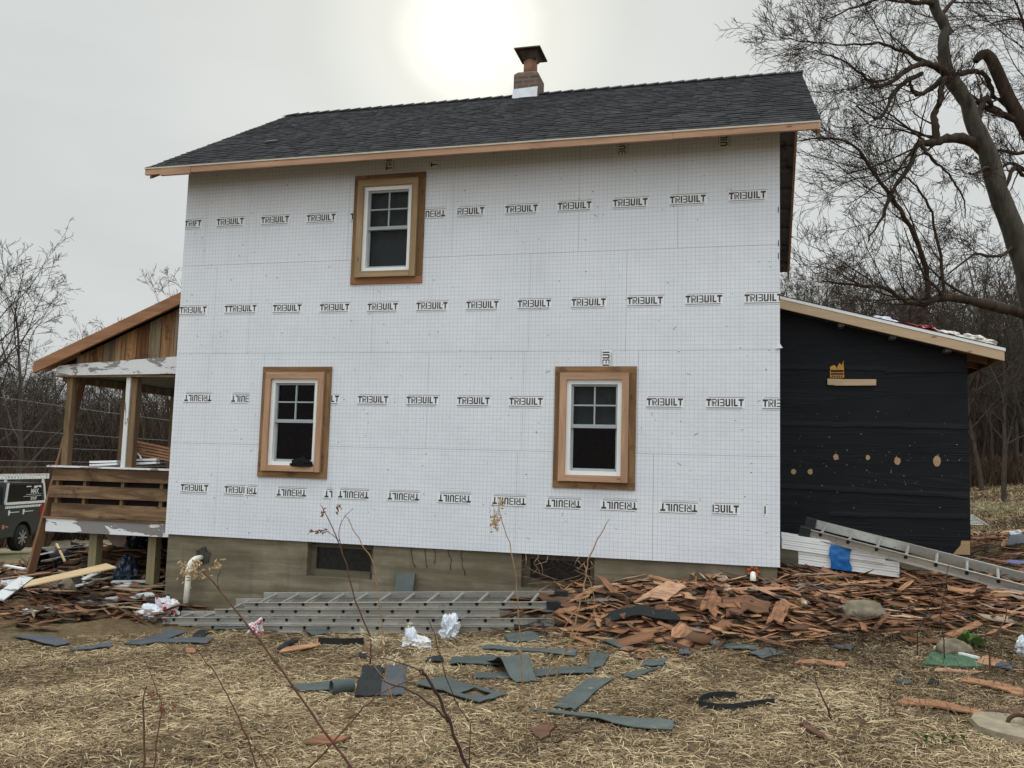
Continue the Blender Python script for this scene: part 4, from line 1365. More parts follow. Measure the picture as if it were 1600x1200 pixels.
SH = [
    ([(455, 1079), (470, 1086), (525, 1085), (515, 1071)], 'strip', 'grey-green strip running out of the curled roll'),
    ([(556, 1095), (592, 1094), (600, 1047), (566, 1049)], 'strip_dark', 'dark ribbed shingle strip left of a paler panel'),
    ([(594, 1094), (630, 1093), (637, 1045), (602, 1047)], 'strip_blue', 'paler blue-grey panel between the dark ribbed strip and the torn-hole sheet'),
    ([(645, 1074), (748, 1104), (793, 1092), (690, 1062)], 'strip', 'broad grey-green sheet with a torn hole near its right end'),
    ([(703, 1043), (785, 1044), (772, 1028), (707, 1031)], 'strip', 'grey-green piece behind the torn-hole sheet'),
    ([(753, 1019), (898, 1031), (902, 1023), (757, 1013)], 'strip', 'long narrow grey-green strip below the right end of the ladders'),
    ([(740, 1064), (836, 1064), (832, 1054), (742, 1057)], 'strip', 'narrow grey-green strip left of the tented sheet foot'),
    ([(826, 1064), (929, 1058), (928, 1048), (830, 1054)], 'strip', 'flat grey-green strip right of the tented sheet'),
    ([(795, 1008), (846, 1005), (836, 992), (788, 997)], 'strip', 'small grey-green piece touching the ladder rail'),
    ([(918, 1050), (942, 1047), (953, 1029), (922, 1024)], 'strip', 'squarish grey-green flap right of the ladder feet'),
    ([(862, 1110), (896, 1116), (960, 1065), (916, 1067)], 'strip', 'wide grey-green strip pointing away from the camera'),
    ([(826, 1118), (1050, 1147), (1056, 1134), (845, 1115)], 'strip', 'longest grey-green strip nearest the camera'),
    ([(1003, 1047), (1036, 1044), (1041, 1034), (1005, 1038)], 'strip', 'small grey-green square in front of the shingle heap'),
    ([(968, 1058), (990, 1067), (1043, 1048), (1012, 1053)], 'strip', 'thin pointed grey-green strip left of the black loop'),
    ([(1170, 1025), (1191, 1037), (1228, 1024), (1205, 1018)], 'strip', 'grey-green diamond piece near the right part of the shingle heap'),
    ([(1090, 1006), (1180, 1020), (1184, 1015), (1094, 1001)], 'strip', 'thin grey-green strip along the foot of the shingle heap'),
    ([(980, 994), (1022, 998), (1016, 990), (990, 988)], 'strip', 'grey-green piece lying on the front of the shingle heap'),
    ([(940, 1008), (985, 1022), (992, 1013), (952, 1000)], 'strip', 'grey-green flap under a broken red shingle'),
    ([(1060, 1028), (1077, 1028), (1078, 1009), (1065, 1009)], 'strip_blue', 'upright-looking blue-grey piece at the foot of the shingle heap'),
    ([(15, 999), (88, 1013), (113, 1009), (52, 996)], 'strip_blue', 'leftmost blue-grey roofing strip on the grass'),
    ([(108, 1018), (113, 1021), (172, 1016), (176, 1007)], 'strip_blue', 'blue-grey strip between the leftmost strip and a long one'),
    ([(192, 1010), (220, 1012), (292, 992), (262, 988)], 'strip_blue', 'long blue-grey strip pointing at the left ladder end'),
    ([(243, 1008), (322, 1010), (334, 1001), (262, 1003)], 'strip_blue', 'blue-grey strip crossing the long one by the left ladder end'),
    ([(296, 1001), (318, 1002), (326, 990), (312, 989)], 'strip_dark', 'small dark piece by the left end of the ladders'),
    ([(335, 988), (396, 986), (394, 982), (337, 983)], 'strip', 'sliver of roofing in front of the left ladder end'),
    ([(432, 1019), (440, 1020), (467, 1005), (455, 1003)], 'strip_dark', 'small dark strip left of the standing black strip'),
    ([(468, 986), (488, 997), (514, 995), (500, 983)], 'strip', 'grey-green piece half under the ladder rail'),
    ([(560, 1032), (570, 1034), (573, 1028), (561, 1026)], 'strip_dark', 'tiny dark scrap behind the ribbed strip'),
    ([(665, 1040), (694, 1038), (690, 1030), (668, 1033)], 'strip_dark', 'dark scrap left of the piece behind the torn sheet'),
    ([(1398, 1071), (1418, 1075), (1426, 1072), (1404, 1067)], 'strip', 'small dark green scrap in the straw right of the black loop'),
    ([(1450, 1076), (1468, 1076), (1467, 1070), (1453, 1070)], 'strip_dark', 'small black scrap left of the cedar board'),
    ([(1555, 1048), (1580, 1052), (1588, 1045), (1562, 1040)], 'strip_blue', 'blue-grey scrap right of the green board'),
    ([(1330, 905), (1362, 912), (1362, 897), (1332, 890)], 'strip', 'grey-green piece on the heap in front of the siding bundle'),
    ([(1298, 1017), (1330, 1021), (1334, 1015), (1302, 1013)], 'strip_blue', 'thin blue-grey piece between the diamond piece and the stone'),
]
SH += [([(1574, 868), (1602, 866), (1602, 850), (1578, 851)], 'strip_blue', 'blue-grey panel on the far shingle heap behind the lean-to'),
       ([(1572, 897), (1604, 901), (1604, 896), (1576, 893)], 'bluestuff', 'violet-blue strip on the far heap above the ladder')]
for i, (q, m, lab) in enumerate(SH):
    sheet('roofing_strip', q, m, lab, seed=i+1)
sheet('roofing_strip', [(757, 1036), (806, 1072), (839, 1070), (812, 1030)], 'strip', 'tented grey-green sheet folded up off the grass', hump=.13, seed=77, nseg=14)
sheet('roofing_strip', [(938, 992), (1062, 992), (1056, 976), (950, 978)], 'strip_dark', 'arched black strip bowed up over the front of the shingle heap', hump=.045, seed=78, nseg=16)
standing('roofing_strip', [(497, 1009), (530, 1011), (568, 1010)], .085, 'strip_dark', 'straight black strip standing on edge below the ladders')
standing('roofing_strip', [(1150, 1096), (1122, 1096), (1099, 1099), (1092, 1106), (1102, 1112), (1150, 1112), (1210, 1105)], .062, 'strip_dark', 'black strip standing on edge in a U-shaped loop')
standing('roofing_strip', [(1049, 972), (1056, 980), (1063, 990)], .10, 'strip_blue', 'blue-grey curl at the right end of the arched strip', lean=.03)


def roll():
    a, b = on_g(517, 1086), on_g(551, 1082)
    mb = MB(); ax = (b-a)/np.linalg.norm(b-a); r = .062
    mbp = []
    sidev = np.cross(ax, [0, 0, 1]); sidev /= np.linalg.norm(sidev)
    n = 26; c0 = a+np.array([0, 0, r])
    for layer in (0, 1):
        pass
    prev = None
    for k in range(n+1):
        t = k/n*2*math.pi*1.35; rr = r*(1-.25*k/n)
        off = sidev*math.sin(t)*rr - np.array([0, 0, 1])*math.cos(t)*rr
        p, q = c0+off, c0+off*.92+ax*np.linalg.norm(b-a)
        p2, q2 = c0+off*.9, c0+off*.82+ax*np.linalg.norm(b-a)
        if prev: mb.hexa([prev[0], prev[1], q, p, prev[2], prev[3], q2, p2])
        prev = (p, q, p2, q2)
    thing_mesh(mb, 'roofing_roll', MT['strip'], 'curled grey-green roll of roofing on the straw', 'roofing roll', loc=a)


roll()
# piece leaning on the foundation
mb = MB()
a, b = on_y(617, 926, -.22), on_y(645, 926, -.22); c, d = on_y(649, 895, .012), on_y(620, 896, .012)
mb.prism([a, b, c, d], (0, -.01, .003))
thing_mesh(mb, 'roofing_piece', MT['strip'], 'grey-green roofing piece leaning upright against the foundation', 'roofing strip', loc=(a+b)/2)

# red-brown and other loose boards on the grass
for i, (q, m, lab, nm, cat) in enumerate([
    ([(474, 1168), (520, 1169), (548, 1160), (496, 1157)], 'shard', 'torn red-brown shingle alone in the straw at the bottom left', 'cedar_shingle', 'shingle'),
    ([(824, 1144), (846, 1163), (858, 1158), (869, 1136)], 'shard', 'pointed orange-red shingle in front of the longest grey-green strip', 'cedar_shingle', 'shingle'),
    ([(1400, 1107), (1530, 1128), (1540, 1121), (1412, 1098)], 'cedar', 'long orange cedar board left of the concrete slab', 'cedar_board', 'board'),
    ([(1500, 1071), (1598, 1094), (1602, 1086), (1506, 1064)], 'cedar', 'split cedar board below the green board at the right edge', 'cedar_board', 'board'),
    ([(1248, 1139), (1290, 1168), (1297, 1165), (1258, 1136)], 'shard', 'thin splintered stick left of the long cedar board', 'cedar_shingle', 'shingle'),
    ([(1460, 1055), (1545, 1058), (1546, 1054), (1462, 1051)], 'shard', 'flat red-brown lath in front of the green board', 'cedar_shingle', 'shingle'),
    ([(1524, 1042), (1560, 1046), (1572, 1038), (1540, 1030)], 'shard', 'orange-brown piece at the right end of the white strip', 'cedar_shingle', 'shingle'),
    ([(1242, 1042), (1320, 1048), (1322, 1042), (1250, 1036)], 'shard', 'brown flake at the straw edge between heap and green board', 'cedar_shingle', 'shingle'),
    ([(1540, 1118), (1600, 1124), (1604, 1114), (1575, 1115)], 'shard', 'red-brown shingle tucked behind the concrete slab', 'cedar_shingle', 'shingle'),
    ([(290, 1024), (305, 1024), (306, 1018), (292, 1017)], 'shard', 'small lone red chip near the left roofing strips', 'cedar_shingle', 'shingle'),
    ([(436, 1024), (500, 1012), (500, 1009), (440, 1016)], 'shard', 'thin red lath left of the standing black strip', 'cedar_shingle', 'shingle'),
    ([(1438, 1046), (1536, 1049), (1520, 1033), (1455, 1024)], 'greenboard', 'green painted board half buried in the debris', 'green_board', 'board'),
]):
    sheet(nm, q, m, lab, cat=cat, group=None, seed=40+i, thick=.012, wave=.006)
for i, (q, lab) in enumerate([
    ([(1093, 975), (1118, 990), (1128, 960), (1108, 940)], 'broad torn shingle standing up at the front of the heap left of two others'),
    ([(1135, 985), (1200, 982), (1206, 962), (1128, 955)], 'widest torn shingle lying open at the front of the heap'),
    ([(1196, 998), (1224, 998), (1234, 970), (1212, 962)], 'torn tan shingle flap right of the widest torn shingle'),
    ([(990, 962), (1040, 958), (1072, 938), (1022, 940)], 'long pale shingle slanting across the middle of the heap'),
    ([(945, 918), (1000, 912), (998, 900), (950, 904)], 'torn pale shingle at the back of the heap against the foundation'),
    ([(1040, 905), (1085, 918), (1092, 910), (1050, 898)], 'broad dark-edged shingle near the top of the heap')]):
    sheet('cedar_shingle', q, 'shard', lab, cat='shingle', group=None, seed=140+i, thick=.012, wave=.03, hump=.05)
mb = MB(); a, b = on_g(1460, 1020), on_g(1530, 1037); mb.beam(a+np.array([0, 0, .05]), b+np.array([0, 0, .05]), .03, .02)
thing_mesh(mb, 'white_trim_strip', MT['vinyl'], 'thin white trim strip along the back of the green board', 'trim strip', loc=a)


# bags and rubbish
def at(px, py): return on_g(px, py)


def place(name, px, py, size, mat, label, cat, **k):
    if 'bag' in name or 'wrapper' in name or 'rag' in name: k.setdefault('sub', 4); k['peak'] = 1.1; k['amp'] = k.get('amp', .4)*1.35
    p = at(px, py); return crumple(name, (p[0], p[1], float(zg(p[0], p[1]))-.01), size, MT[mat], label, cat, **k)


place('plastic_bag', 262, 962, (.14, .11, .14), 'bag_r', 'white and red plastic bag against the left end of the ladders', 'bag', seed=1, amp=.4)
place('plastic_bag', 232, 966, (.17, .1, .09), 'bag_w', 'flattened pale blue bag beside the red and white bag at the ladder end', 'bag', seed=2, amp=.4)
place('plastic_bag', 702, 997, (.095, .08, .14), 'bag_w', 'upright pale blue-white bag against the ladder rails', 'bag', seed=3, amp=.45)
place('plastic_bag', 641, 1010, (.075, .06, .085), 'bag_w', 'white bag with a peaked top left of the orange-stained bag', 'bag', seed=12, amp=.5)
place('plastic_bag', 660, 1013, (.09, .06, .065), 'bag_o', 'white bag with orange stain on the straw', 'bag', seed=5, amp=.4)
place('plastic_wrapper', 399, 991, (.08, .06, .085), 'bag_b', 'crumpled red white and blue wrapper in front of the ladders', 'wrapper', seed=6, amp=.4)
place('plastic_bag', 1600, 1026, (.06, .05, .09), 'bag_w', 'white plastic scrap at the right edge of the debris', 'bag', seed=7, amp=.4)
place('plastic_bag', 12, 925, (.10, .08, .10), 'bag_w', 'pale blue plastic scrap at the far left of the board debris', 'bag', seed=9, amp=.4)
place('blue_rag', 1588, 846, (.09, .08, .08), 'bag_w', 'blue-white plastic on the far shingle heap behind the lean-to', 'bag', seed=21, amp=.4)
place('rubbish_bag', 122, 868, (.26, .2, .22), 'bagblack', 'glossy black rubbish bag under the porch', 'bag', seed=10, amp=.3)
place('rubbish_bag', 214, 862, (.18, .15, .16), 'bagblue', 'dark blue plastic bag behind the porch footing posts', 'bag', seed=13, amp=.35)
place('tarp', 197, 914, (.17, .16, .27), 'bagblue', 'crumpled blue-black tarp hanging at the end of the plywood sheet', 'tarp', seed=14, amp=.3)
place('stone', 1348, 968, (.24, .14, .13), 'stone', 'large pale stone in the red shingle heap', 'stone', seed=15, amp=.18, freq=1.4)
place('stone', 1492, 1024, (.15, .10, .105), 'stone', 'smaller pale stone behind the green board', 'stone', seed=16, amp=.2, freq=1.4)
place('stone', 104, 930, (.12, .1, .16), 'stone', 'brown lump of masonry among the boards on the left', 'stone', seed=17, amp=.25, freq=1.4)

# drink can
p = at(1257, 966); p = p+np.array([0, 0, .09]); mb = MB()
mb.tube([(p[0], p[1]-.05, p[2]+.06), (p[0]+.004, p[1]-.045, p[2]+.06)], .026, 14, 1)
mb.tube([(p[0]+.002, p[1]-.044, p[2]+.06), (p[0], p[1]-.03, p[2]+.062), (p[0]-.02, p[1]+.08, p[2]+.075)], [.027, .034, .034], 14, 0)
thing_mesh(mb, 'drink_can', [MT['can'], MT['chrome']], 'crushed drink can with its shiny end outward on the shingle heap', 'can', smooth=True, loc=p)
# concrete slab with iron ring
root_p = at(1570, 1150)
slab = empty('concrete_slab', root_p, 'round-cornered concrete slab with a rusty iron ring in the straw', 'slab')
mb = MB(); out = [(1517, 1137), (1522, 1128), (1545, 1123), (1580, 1124), (1612, 1127), (1660, 1150), (1640, 1172), (1600, 1168), (1560, 1160), (1530, 1150)]
pts = [at(*q) for q in out]; pts = [np.array([q[0], q[1], root_p[2]+.06+noise.noise((q[0]*9, q[1]*9, 0))*.006]) for q in pts]
mb.prism([tuple(q) for q in pts][::-1], (0, 0, -.16)); mb.build('slab_block', MT['slab'], slab)
p = at(1594, 1140); mb = MB(); mb.tube([(p[0]+.075*math.cos(t), p[1], root_p[2]+.055+.06*math.sin(t)) for t in np.linspace(-.15, math.pi+.15, 12)], .014, 8); mb.build('iron_ring', MT['rustring'], slab, True)

# ------------------------------------------------------------------ boards and junk on the left
def board(name, a, b, w, t, mat, label, cat='board', group=None, roll_=0.):
    mb = MB(); mb.beam(a, b, w, t, roll=roll_)
    c = (np.array(a)+np.array(b))/2
    return thing_mesh(mb, name, MT[mat], label, cat, group, loc=c)


def gpt(px, py, h=0.):
    p = on_g(px, py); p = p.copy(); p[2] = float(zg(p[0], p[1]))+h; return p


# plank leaning on the porch beam
board('leaning_plank', on_y(47, 897, .22), on_y(129, 594, 1.0), .13, .04, 'plank', 'long brown plank leaning from the debris up to the porch beam', 'plank', roll_=1.45)
a, b = gpt(20, 922, .10), gpt(170, 905, .36)
mb = MB(); q = [on_y(36, 917, -1.2), on_y(182, 886, -.75), on_y(166, 880, -.45), on_y(50, 906, -.8)]
mb.prism(q, (0, 0, -.014)); thing_mesh(mb, 'plywood_sheet', MT['ply'], 'clean tan plywood sheet propped on the debris below the porch', 'plywood', loc=np.mean(q, axis=0))
for (p0, p1, w, m, h0, h1, lab) in [
    ((32, 964), (238, 940), .16, 'greyboard', .05, .10, 'long white painted board lying in front of the left debris'),
    ((-6, 953), (40, 928), .16, 'greyboard', .12, .22, 'short white board end at the left picture edge'),
    ((174, 921), (246, 919), .09, 'greyboard', .10, .10, 'pale grey board near the house corner under the porch'),
    ((60, 955), (212, 936), .10, 'oldh', .06, .14, 'weathered brown board behind the long white board'),
    ((0, 930), (76, 920), .05, 'rafter', .20, .22, 'thin brown lath crossing the debris at the far left'),
    ((7, 898), (38, 902), .05, 'vinyl', .14, .12, 'thin white stick near the foot of the leaning plank'),
    ((128, 924), (158, 914), .08, 'greyboard', .16, .2, 'short grey board under the plywood sheet'),
    ((110, 930), (146, 925), .08, 'greyboard', .1, .12, 'small whitish board in the middle of the left debris'),
    ((178, 930), (205, 926), .14, 'greyboard', .09, .11, 'white flat offcut near the red and white bag'),
    ((86, 880), (100, 896), .03, 'ply', .3, .16, 'thin pale stick between the black drum and the plywood'),
    ((40, 898), (82, 893), .04, 'greyboard', .26, .30, 'thin grey batten on the near edge of the plywood'),
]:
    a, b = gpt(*p0, h0), gpt(*p1, h1)
    board('old_board', a, b, w, .022, m, lab, 'board', roll_=.15)
# broken black drum
c = gpt(70, 893, 0.)
mb = MB(); n = 18; prev = None
for k in range(n+1):
    t = math.pi*(.02+.96*k/n); x, z = math.cos(t)*.27, math.sin(t)*.40
    cur = [(c[0]+x, c[1]-.1, c[2]+z-.05), (c[0]+x*1.05, c[1]+.6, c[2]+z-.05), (c[0]+x*.94, c[1]-.1, c[2]+z*.94-.05), (c[0]+x*.98, c[1]+.6, c[2]+z*.94-.05)]
    if prev: mb.hexa([prev[0], prev[1], cur[1], cur[0], prev[2], prev[3], cur[3], cur[2]])
    prev = cur
mb.box(c[0]-.2, c[0]+.2, c[1]+.58, c[1]+.60, c[2]-.05, c[2]+.33)
thing_mesh(mb, 'broken_drum', MT['rubber'], 'broken black plastic drum at the foot of the leaning plank', 'drum', loc=c)
# beige oval lid under porch
c = gpt(178, 872, .2); mb = MB(); n = 20
pts = [(c[0]+.20*math.cos(t)-.10*math.sin(t), c[1]+.1*math.sin(t), c[2]+.14*math.sin(t)+.14-.05*math.cos(t)) for t in np.linspace(0, 2*math.pi, n, endpoint=False)]
mb.prism(pts, (.0, .02, -.02)); thing_mesh(mb, 'oval_lid', MT['beige'], 'beige oval lid tilted on the debris under the porch', 'lid', loc=c)
# things resting on the porch rail
for k in range(5):
    a, b = on_y(214-k*1.2, 690+k*4.5, .52+.02*k), on_y(275, 703+k*4.5, .72)
    board('red_board', a, b, .10, .028, 'cedar', ['topmost', 'second', 'third', 'fourth', 'lowest'][k]+' reddish board of the sloping stack on the porch rail', 'board', 'reddish boards stacked on the porch rail')
for (p0, p1, lab) in [((143, 722), (186, 721), 'white board lying on the porch rail left of the middle post'), ((143, 727), (186, 725), 'pale lower board on the porch rail left of the middle post'), ((202, 719), (247, 718), 'white board on the porch rail under the reddish stack'), ((202, 725), (247, 723), 'pale lower board on the porch rail under the reddish stack')]:
    a, b = on_y(*p0, .62), on_y(*p1, .62); board('trim_board', a, b, .09, .03, 'vinyl', lab, 'board')
mb = MB(); mb.tube([on_y(x, y, .56) for x, y in ((203, 706), (209, 705), (216, 709), (220, 715), (221, 718))], .012, 7)
thing_mesh(mb, 'white_tube', MT['vinyl'], 'bent white plastic tube above the porch rail', 'tube', smooth=True, loc=on_y(221, 718, .56))

# ------------------------------------------------------------------ broken shingles
def shard_mesh(k, L=1., w=.3, t=.03):
    r = random.Random(100+k)
    n = 5; V = []; F = []
    for i in range(n+1):
        u = i/n
        wl = w*(1-r.uniform(0, .3)) if 0 < i < n else w*r.uniform(.12, 1)
        off = r.uniform(-.05, .05)*w; bow = r.uniform(-.02, .02)
        th = t*(1-.6*u)
        x0 = (u-.5)*L+(r.uniform(-.08, .08)*L if i in (0, n) else 0); x1 = (u-.5)*L+(r.uniform(-.12, .12)*L if i in (0, n) else 0)
        V += [(x0, -wl/2+off, bow), (x1, wl/2+off, bow+r.uniform(-.01, .01)), (x0, -wl/2+off, bow+th), (x1, wl/2+off, bow+th)]
    for i in range(n):
        a = i*4; b = a+4
        F += [(a, a+1, b+1, b), (a+2, b+2, b+3, a+3), (a, b, b+2, a+2), (a+1, a+3, b+3, b+1)]
    F += [(0, 2, 3, 1), (n*4, n*4+1, n*4+3, n*4+2)]
    return np.array(V), F


SHM = []
for k in range(10):
    V, F = shard_mesh(k, 1., [.10, .13, .16, .19, .22, .26, .3, .36, .42, .55][k])
    me = bpy.data.meshes.new('cedar_shingle'); me.from_pydata(V.tolist(), [], F); me.materials.append(MT['shard']); SHM.append((me, V, F))


def rotm(rx, ry, rz):
    cx, sx_, cy, sy, cz, sz_ = np.cos(rx), np.sin(rx), np.cos(ry), np.sin(ry), np.cos(rz), np.sin(rz)
    return np.array([[cz*cy, cz*sy*sx_-sz_*cx, cz*sy*cx+sz_*sx_], [sz_*cy, sz_*sy*sx_+cz*cx, sz_*sy*cx-cz*sx_], [-sy, cy*sx_, cy*cx]])


def slope_euler(x, y):
    e = .12
    dx = float(zg(x+e, y)-zg(x-e, y))/(2*e); dy = float(zg(x, y+e)-zg(x, y-e))/(2*e)
    return math.atan(dy), -math.atan(dx)


def in_house(x, y): return (y > -.03 and x < 8.02 and x > -.1) or (y > 1.25 and 7.9 < x < 10.3)


def right_spots(n, r):
    out = []
    while len(out) < n:
        if r.random() < .82:
            x = r.uniform(4.95, 11.6); y = r.uniform(-1.75, 1.2)
        else:
            x = r.uniform(10.35, 14.5); y = r.uniform(.8, 6.5)
            if r.random() > 1-max(0, (y-4.5)/2.2): continue
        if in_house(x, y): continue
        lim = -1.15 if x < 7.8 else -1.15+.2*(x-7.8)
        if x < 10.6 and y < lim and r.random() < .72+.6*(lim-y): continue
        if x < 5.9 and y < -.55 and r.random() < .9: continue
        out.append((x, y))
    return out


def build_shards():
    r = random.Random(21)
    # the mass of the heap: one piece of stuff
    Vs = []; Fs = []; Rs = []; base = 0
    tops = []
    def add(x, y, L, tilt, lift, c):
        nonlocal base
        me, V, F = SHM[r.randrange(10) if x < 7.7 and r.random() < .7 else r.randrange(5)]
        ex, ey = slope_euler(x, y)
        az = r.gauss(-.08, .42) if r.random() < .72 else r.uniform(0, 3.14)
        M = rotm(ex+r.gauss(0, tilt), ey+r.gauss(0, tilt), az)
        P = (V*np.array([L, L*r.uniform(.55, 1.05), min(L, .3)*.75])) @ M.T + np.array([x, y, float(zg(x, y))+lift])
        Vs.append(P); Rs.append(np.full(len(P), c))
        for f in F: Fs.append([base+i for i in f])
        base += len(P)
    for x, y in right_spots(5200, r):
        add(x, y, abs(r.gauss(.27, .12))+.06, .18, r.uniform(0, .08), min(1, max(0, r.gauss(.47, .27))))
    for _ in range(800):     # thin scatter over the grass in front of the heap
        x = r.uniform(5.6, 11.4); y = r.uniform(-1.9-.42*max(0, x-7.5), -.9)
        add(x, y, r.uniform(.08, .22), .08, .01, min(1, max(0, r.gauss(.45, .25))))
    o = np_mesh('shingle_rubble', np.concatenate(Vs), np.array(Fs), MT['shard_stuff'], None, np.concatenate(Rs))
    tag(o, 'dense mass of broken red-brown cedar shingle chips heaped along the foundation', 'rubble', kind='stuff')
    # left: splintered boards mass
    Vs, Fs, Rs, base = [], [], [], 0
    r.seed(5)
    cnt = 0
    while cnt < 1500:
        x, y = r.uniform(-4.5, .6), r.uniform(-2.0, 3.2)
        if in_house(x, y): continue
        if y < -1.5 and r.random() < .6: continue
        if x > -.1 and y < -1.0: continue
        add(x, y, abs(r.gauss(.33, .16))+.08, .16, r.uniform(0, .10), min(1, max(0, r.gauss(.30, .25)))); cnt += 1
    o = np_mesh('board_rubble', np.concatenate(Vs), np.array(Fs), MT['shard_stuff'], None, np.concatenate(Rs))
    tag(o, 'mass of dark splintered wood under and in front of the porch', 'rubble', kind='stuff')
    # individually standing-out pieces on top
    r.seed(33)
    for x, y in right_spots(250, r):
        me = SHM[r.randrange(2, 9) if x < 7.8 else r.randrange(5)][0]
        o = bpy.data.objects.new('cedar_shingle', me); COL.objects.link(o)
        L = r.uniform(.3, .62); o.scale = (L, L*r.uniform(.5, 1.0), .22)
        ex, ey = slope_euler(x, y)
        az = r.gauss(-.05, .5) if r.random() < .7 else r.uniform(0, 3.14)
        o.rotation_euler = Matrix(rotm(ex+r.gauss(-.05, .16), ey+r.gauss(0, .14), az).tolist()).to_euler()
        o.location = (x, y, float(zg(x, y))+r.uniform(.05, .12))
        tag(o, 'broken red-brown cedar shingle lying on top of the shingle heap', 'shingle', 'broken cedar shingles on the heap')
    SC = []
    for k in range(6):
        V, F = shard_mesh(50+k, 1., random.Random(k).uniform(.05, .13), .02)
        me = bpy.data.meshes.new('scrap_board'); me.from_pydata(V.tolist(), [], F); me.materials.append(MT['scrap']); SC.append(me)
    n = 0
    while n < 110:
        x, y = r.uniform(-4.2, .5), r.uniform(-1.7, 2.2)
        if in_house(x, y) or (x > -.05 and y < -.9): continue
        o = bpy.data.objects.new('scrap_board', SC[r.randrange(6)]); COL.objects.link(o)
        L = r.uniform(.5, 1.1); o.scale = (L, L*r.uniform(.6, 1.1), .7)
        az = r.gauss(.2, .45) if r.random() < .8 else r.uniform(0, 3.14)
        o.rotation_euler = (r.gauss(0, .12), r.gauss(0, .1), az)
        o.location = (x, y, float(zg(x, y))+r.uniform(.05, .16))
        tag(o, 'broken brown board in the debris by the porch', 'board', 'broken boards by the porch'); n += 1


build_shards()

# ------------------------------------------------------------------ straw and grass
def blades(name, X, Y, Lm, Wm, flat, mat, label, cat, tone=(.5, .25), az=None, patch=True, lift=0.):
    n = len(X)
    a = nr.uniform(0, 2*np.pi, n) if az is None else nr.normal(az, .7, n)
    L = Lm*nr.uniform(.5, 1.5, n); w = Wm*nr.uniform(.6, 1.4, n)
    el = np.abs(nr.normal(0, flat, n)); el = np.clip(el, 0, 1.4)
    z = zg(X, Y)+lift+nr.uniform(0, .015, n)
    d = np.stack([np.cos(a)*np.cos(el), np.sin(a)*np.cos(el), np.sin(el)], -1)
    s = np.stack([-np.sin(a), np.cos(a), nr.normal(0, .5, n)], -1)*w[:, None]/2
    p0 = np.stack([X, Y, z], -1)
    p1 = p0+d*(L*.55)[:, None]
    d2 = d.copy(); d2[:, 2] -= nr.uniform(.1, .7, n); d2[:, :2] += nr.normal(0, .25, (n, 2))
    p2 = p1+d2*(L*.45)[:, None]
    p2[:, 2] = np.maximum(p2[:, 2], z-.01)
    V = np.stack([p0-s, p0+s, p1-s, p1+s, p2-s*.5, p2+s*.5], 1).reshape(-1, 3)
    b = np.arange(n)[:, None]*6
    F = np.concatenate([b+np.array([0, 1, 3, 2]), b+np.array([2, 3, 5, 4])], 1).reshape(-1, 4)
    t = nr.normal(tone[0], tone[1], n)
    if patch: t = t+.13*np.sin(X*1.1+.6*Y)*np.sin(Y*1.6+1.1)+.10*np.sin(X*3.3-Y*2.)
    t = np.clip(t, 0, 1)
    o = np_mesh(name, V, F, MT[mat], None, np.repeat(t, 6))
    return tag(o, label, cat, kind='stuff')


def build_straw():
    # density follows distance from the camera so the sward is as thick where it is seen close
    n = 300000
    ang = YAW+nr.uniform(-.62, .62, n); rad = 3.6+7.6*nr.uniform(0, 1, n)**.85
    X = CAM[0]-np.sin(ang)*rad; Y = CAM[1]+np.cos(ang)*rad
    m = mound(X, Y)
    k = (Y < .0) & (m < .05+nr.uniform(0, .04, n)) & ((Y < -1.0) | (X < 0) | (nr.uniform(0, 1, n) < .25))
    k &= ~((X < .3) & (Y > -1.9) & (nr.uniform(0, 1, n) < .6))
    # thin patches of bare soil
    pn = np.sin(X*1.9+1)*np.sin(Y*2.3)+.6*np.sin(X*4.7+Y*3.1)
    k &= ~((pn > .6) & (nr.uniform(0, 1, n) < .72))
    for q in FOOT:
        c = q.mean(0); q2 = c+(q-c)*.97
        ins = np.ones(len(X), bool); sg = None
        ar = sum(q2[i][0]*q2[(i+1) % 4][1]-q2[(i+1) % 4][0]*q2[i][1] for i in range(4))
        for i in range(4):
            a, b = q2[i], q2[(i+1) % 4]
            ins &= ((b[0]-a[0])*(Y-a[1])-(b[1]-a[1])*(X-a[0]))*np.sign(ar) > 0
        k &= ~(ins & (nr.uniform(0, 1, len(X)) < .985))
    X, Y = X[k], Y[k]
    blades('straw', X, Y, .095, .0042, .16, 'straw', 'mown dry straw covering the ground in front of the house', 'straw', (.55, .24))
    n = 9000
    X = nr.uniform(8.5, 13, n); Y = nr.uniform(-3.6, -.6, n)
    blades('dead_grass', X, Y, .13, .004, .5, 'straw', 'darker tangled dead grass around the right hand debris', 'grass', (.25, .2))

    n = 800
    X = nr.uniform(7.8, 11.6, n); Y = nr.uniform(-2.2, -.35, n)-.3*np.maximum(0, X-9)
    gb = on_g(1490, 1040); kk = np.hypot(X-gb[0], Y-gb[1]) > .5; X, Y = X[kk], Y[kk]; n = len(X)
    blades('fallen_twigs', X, Y, .34, .006, .2, 'brush', 'tangle of dark fallen twigs and stems around the right hand debris', 'twigs', (.35, .25), lift=.03)
    n = 60000
    dep = 13+22*nr.uniform(0, 1, n)**1.2; px = nr.uniform(1500, 1720, n)
    d = fw[None]+rt[None]*((px-800)/FPX)[:, None]
    X, Y = (CAM[None]+d*dep[:, None])[:, 0], (CAM[None]+d*dep[:, None])[:, 1]
    kk = ~((Y > 12.5) & (Y < 16.5) & (nr.uniform(0, 1, n) < .8)); X, Y = X[kk], Y[kk]
    blades('field_grass', X, Y, .16, .010, .45, 'straw', 'short dry grass of the mown field beyond the lean-to', 'grass', (.42, .25))


build_straw()


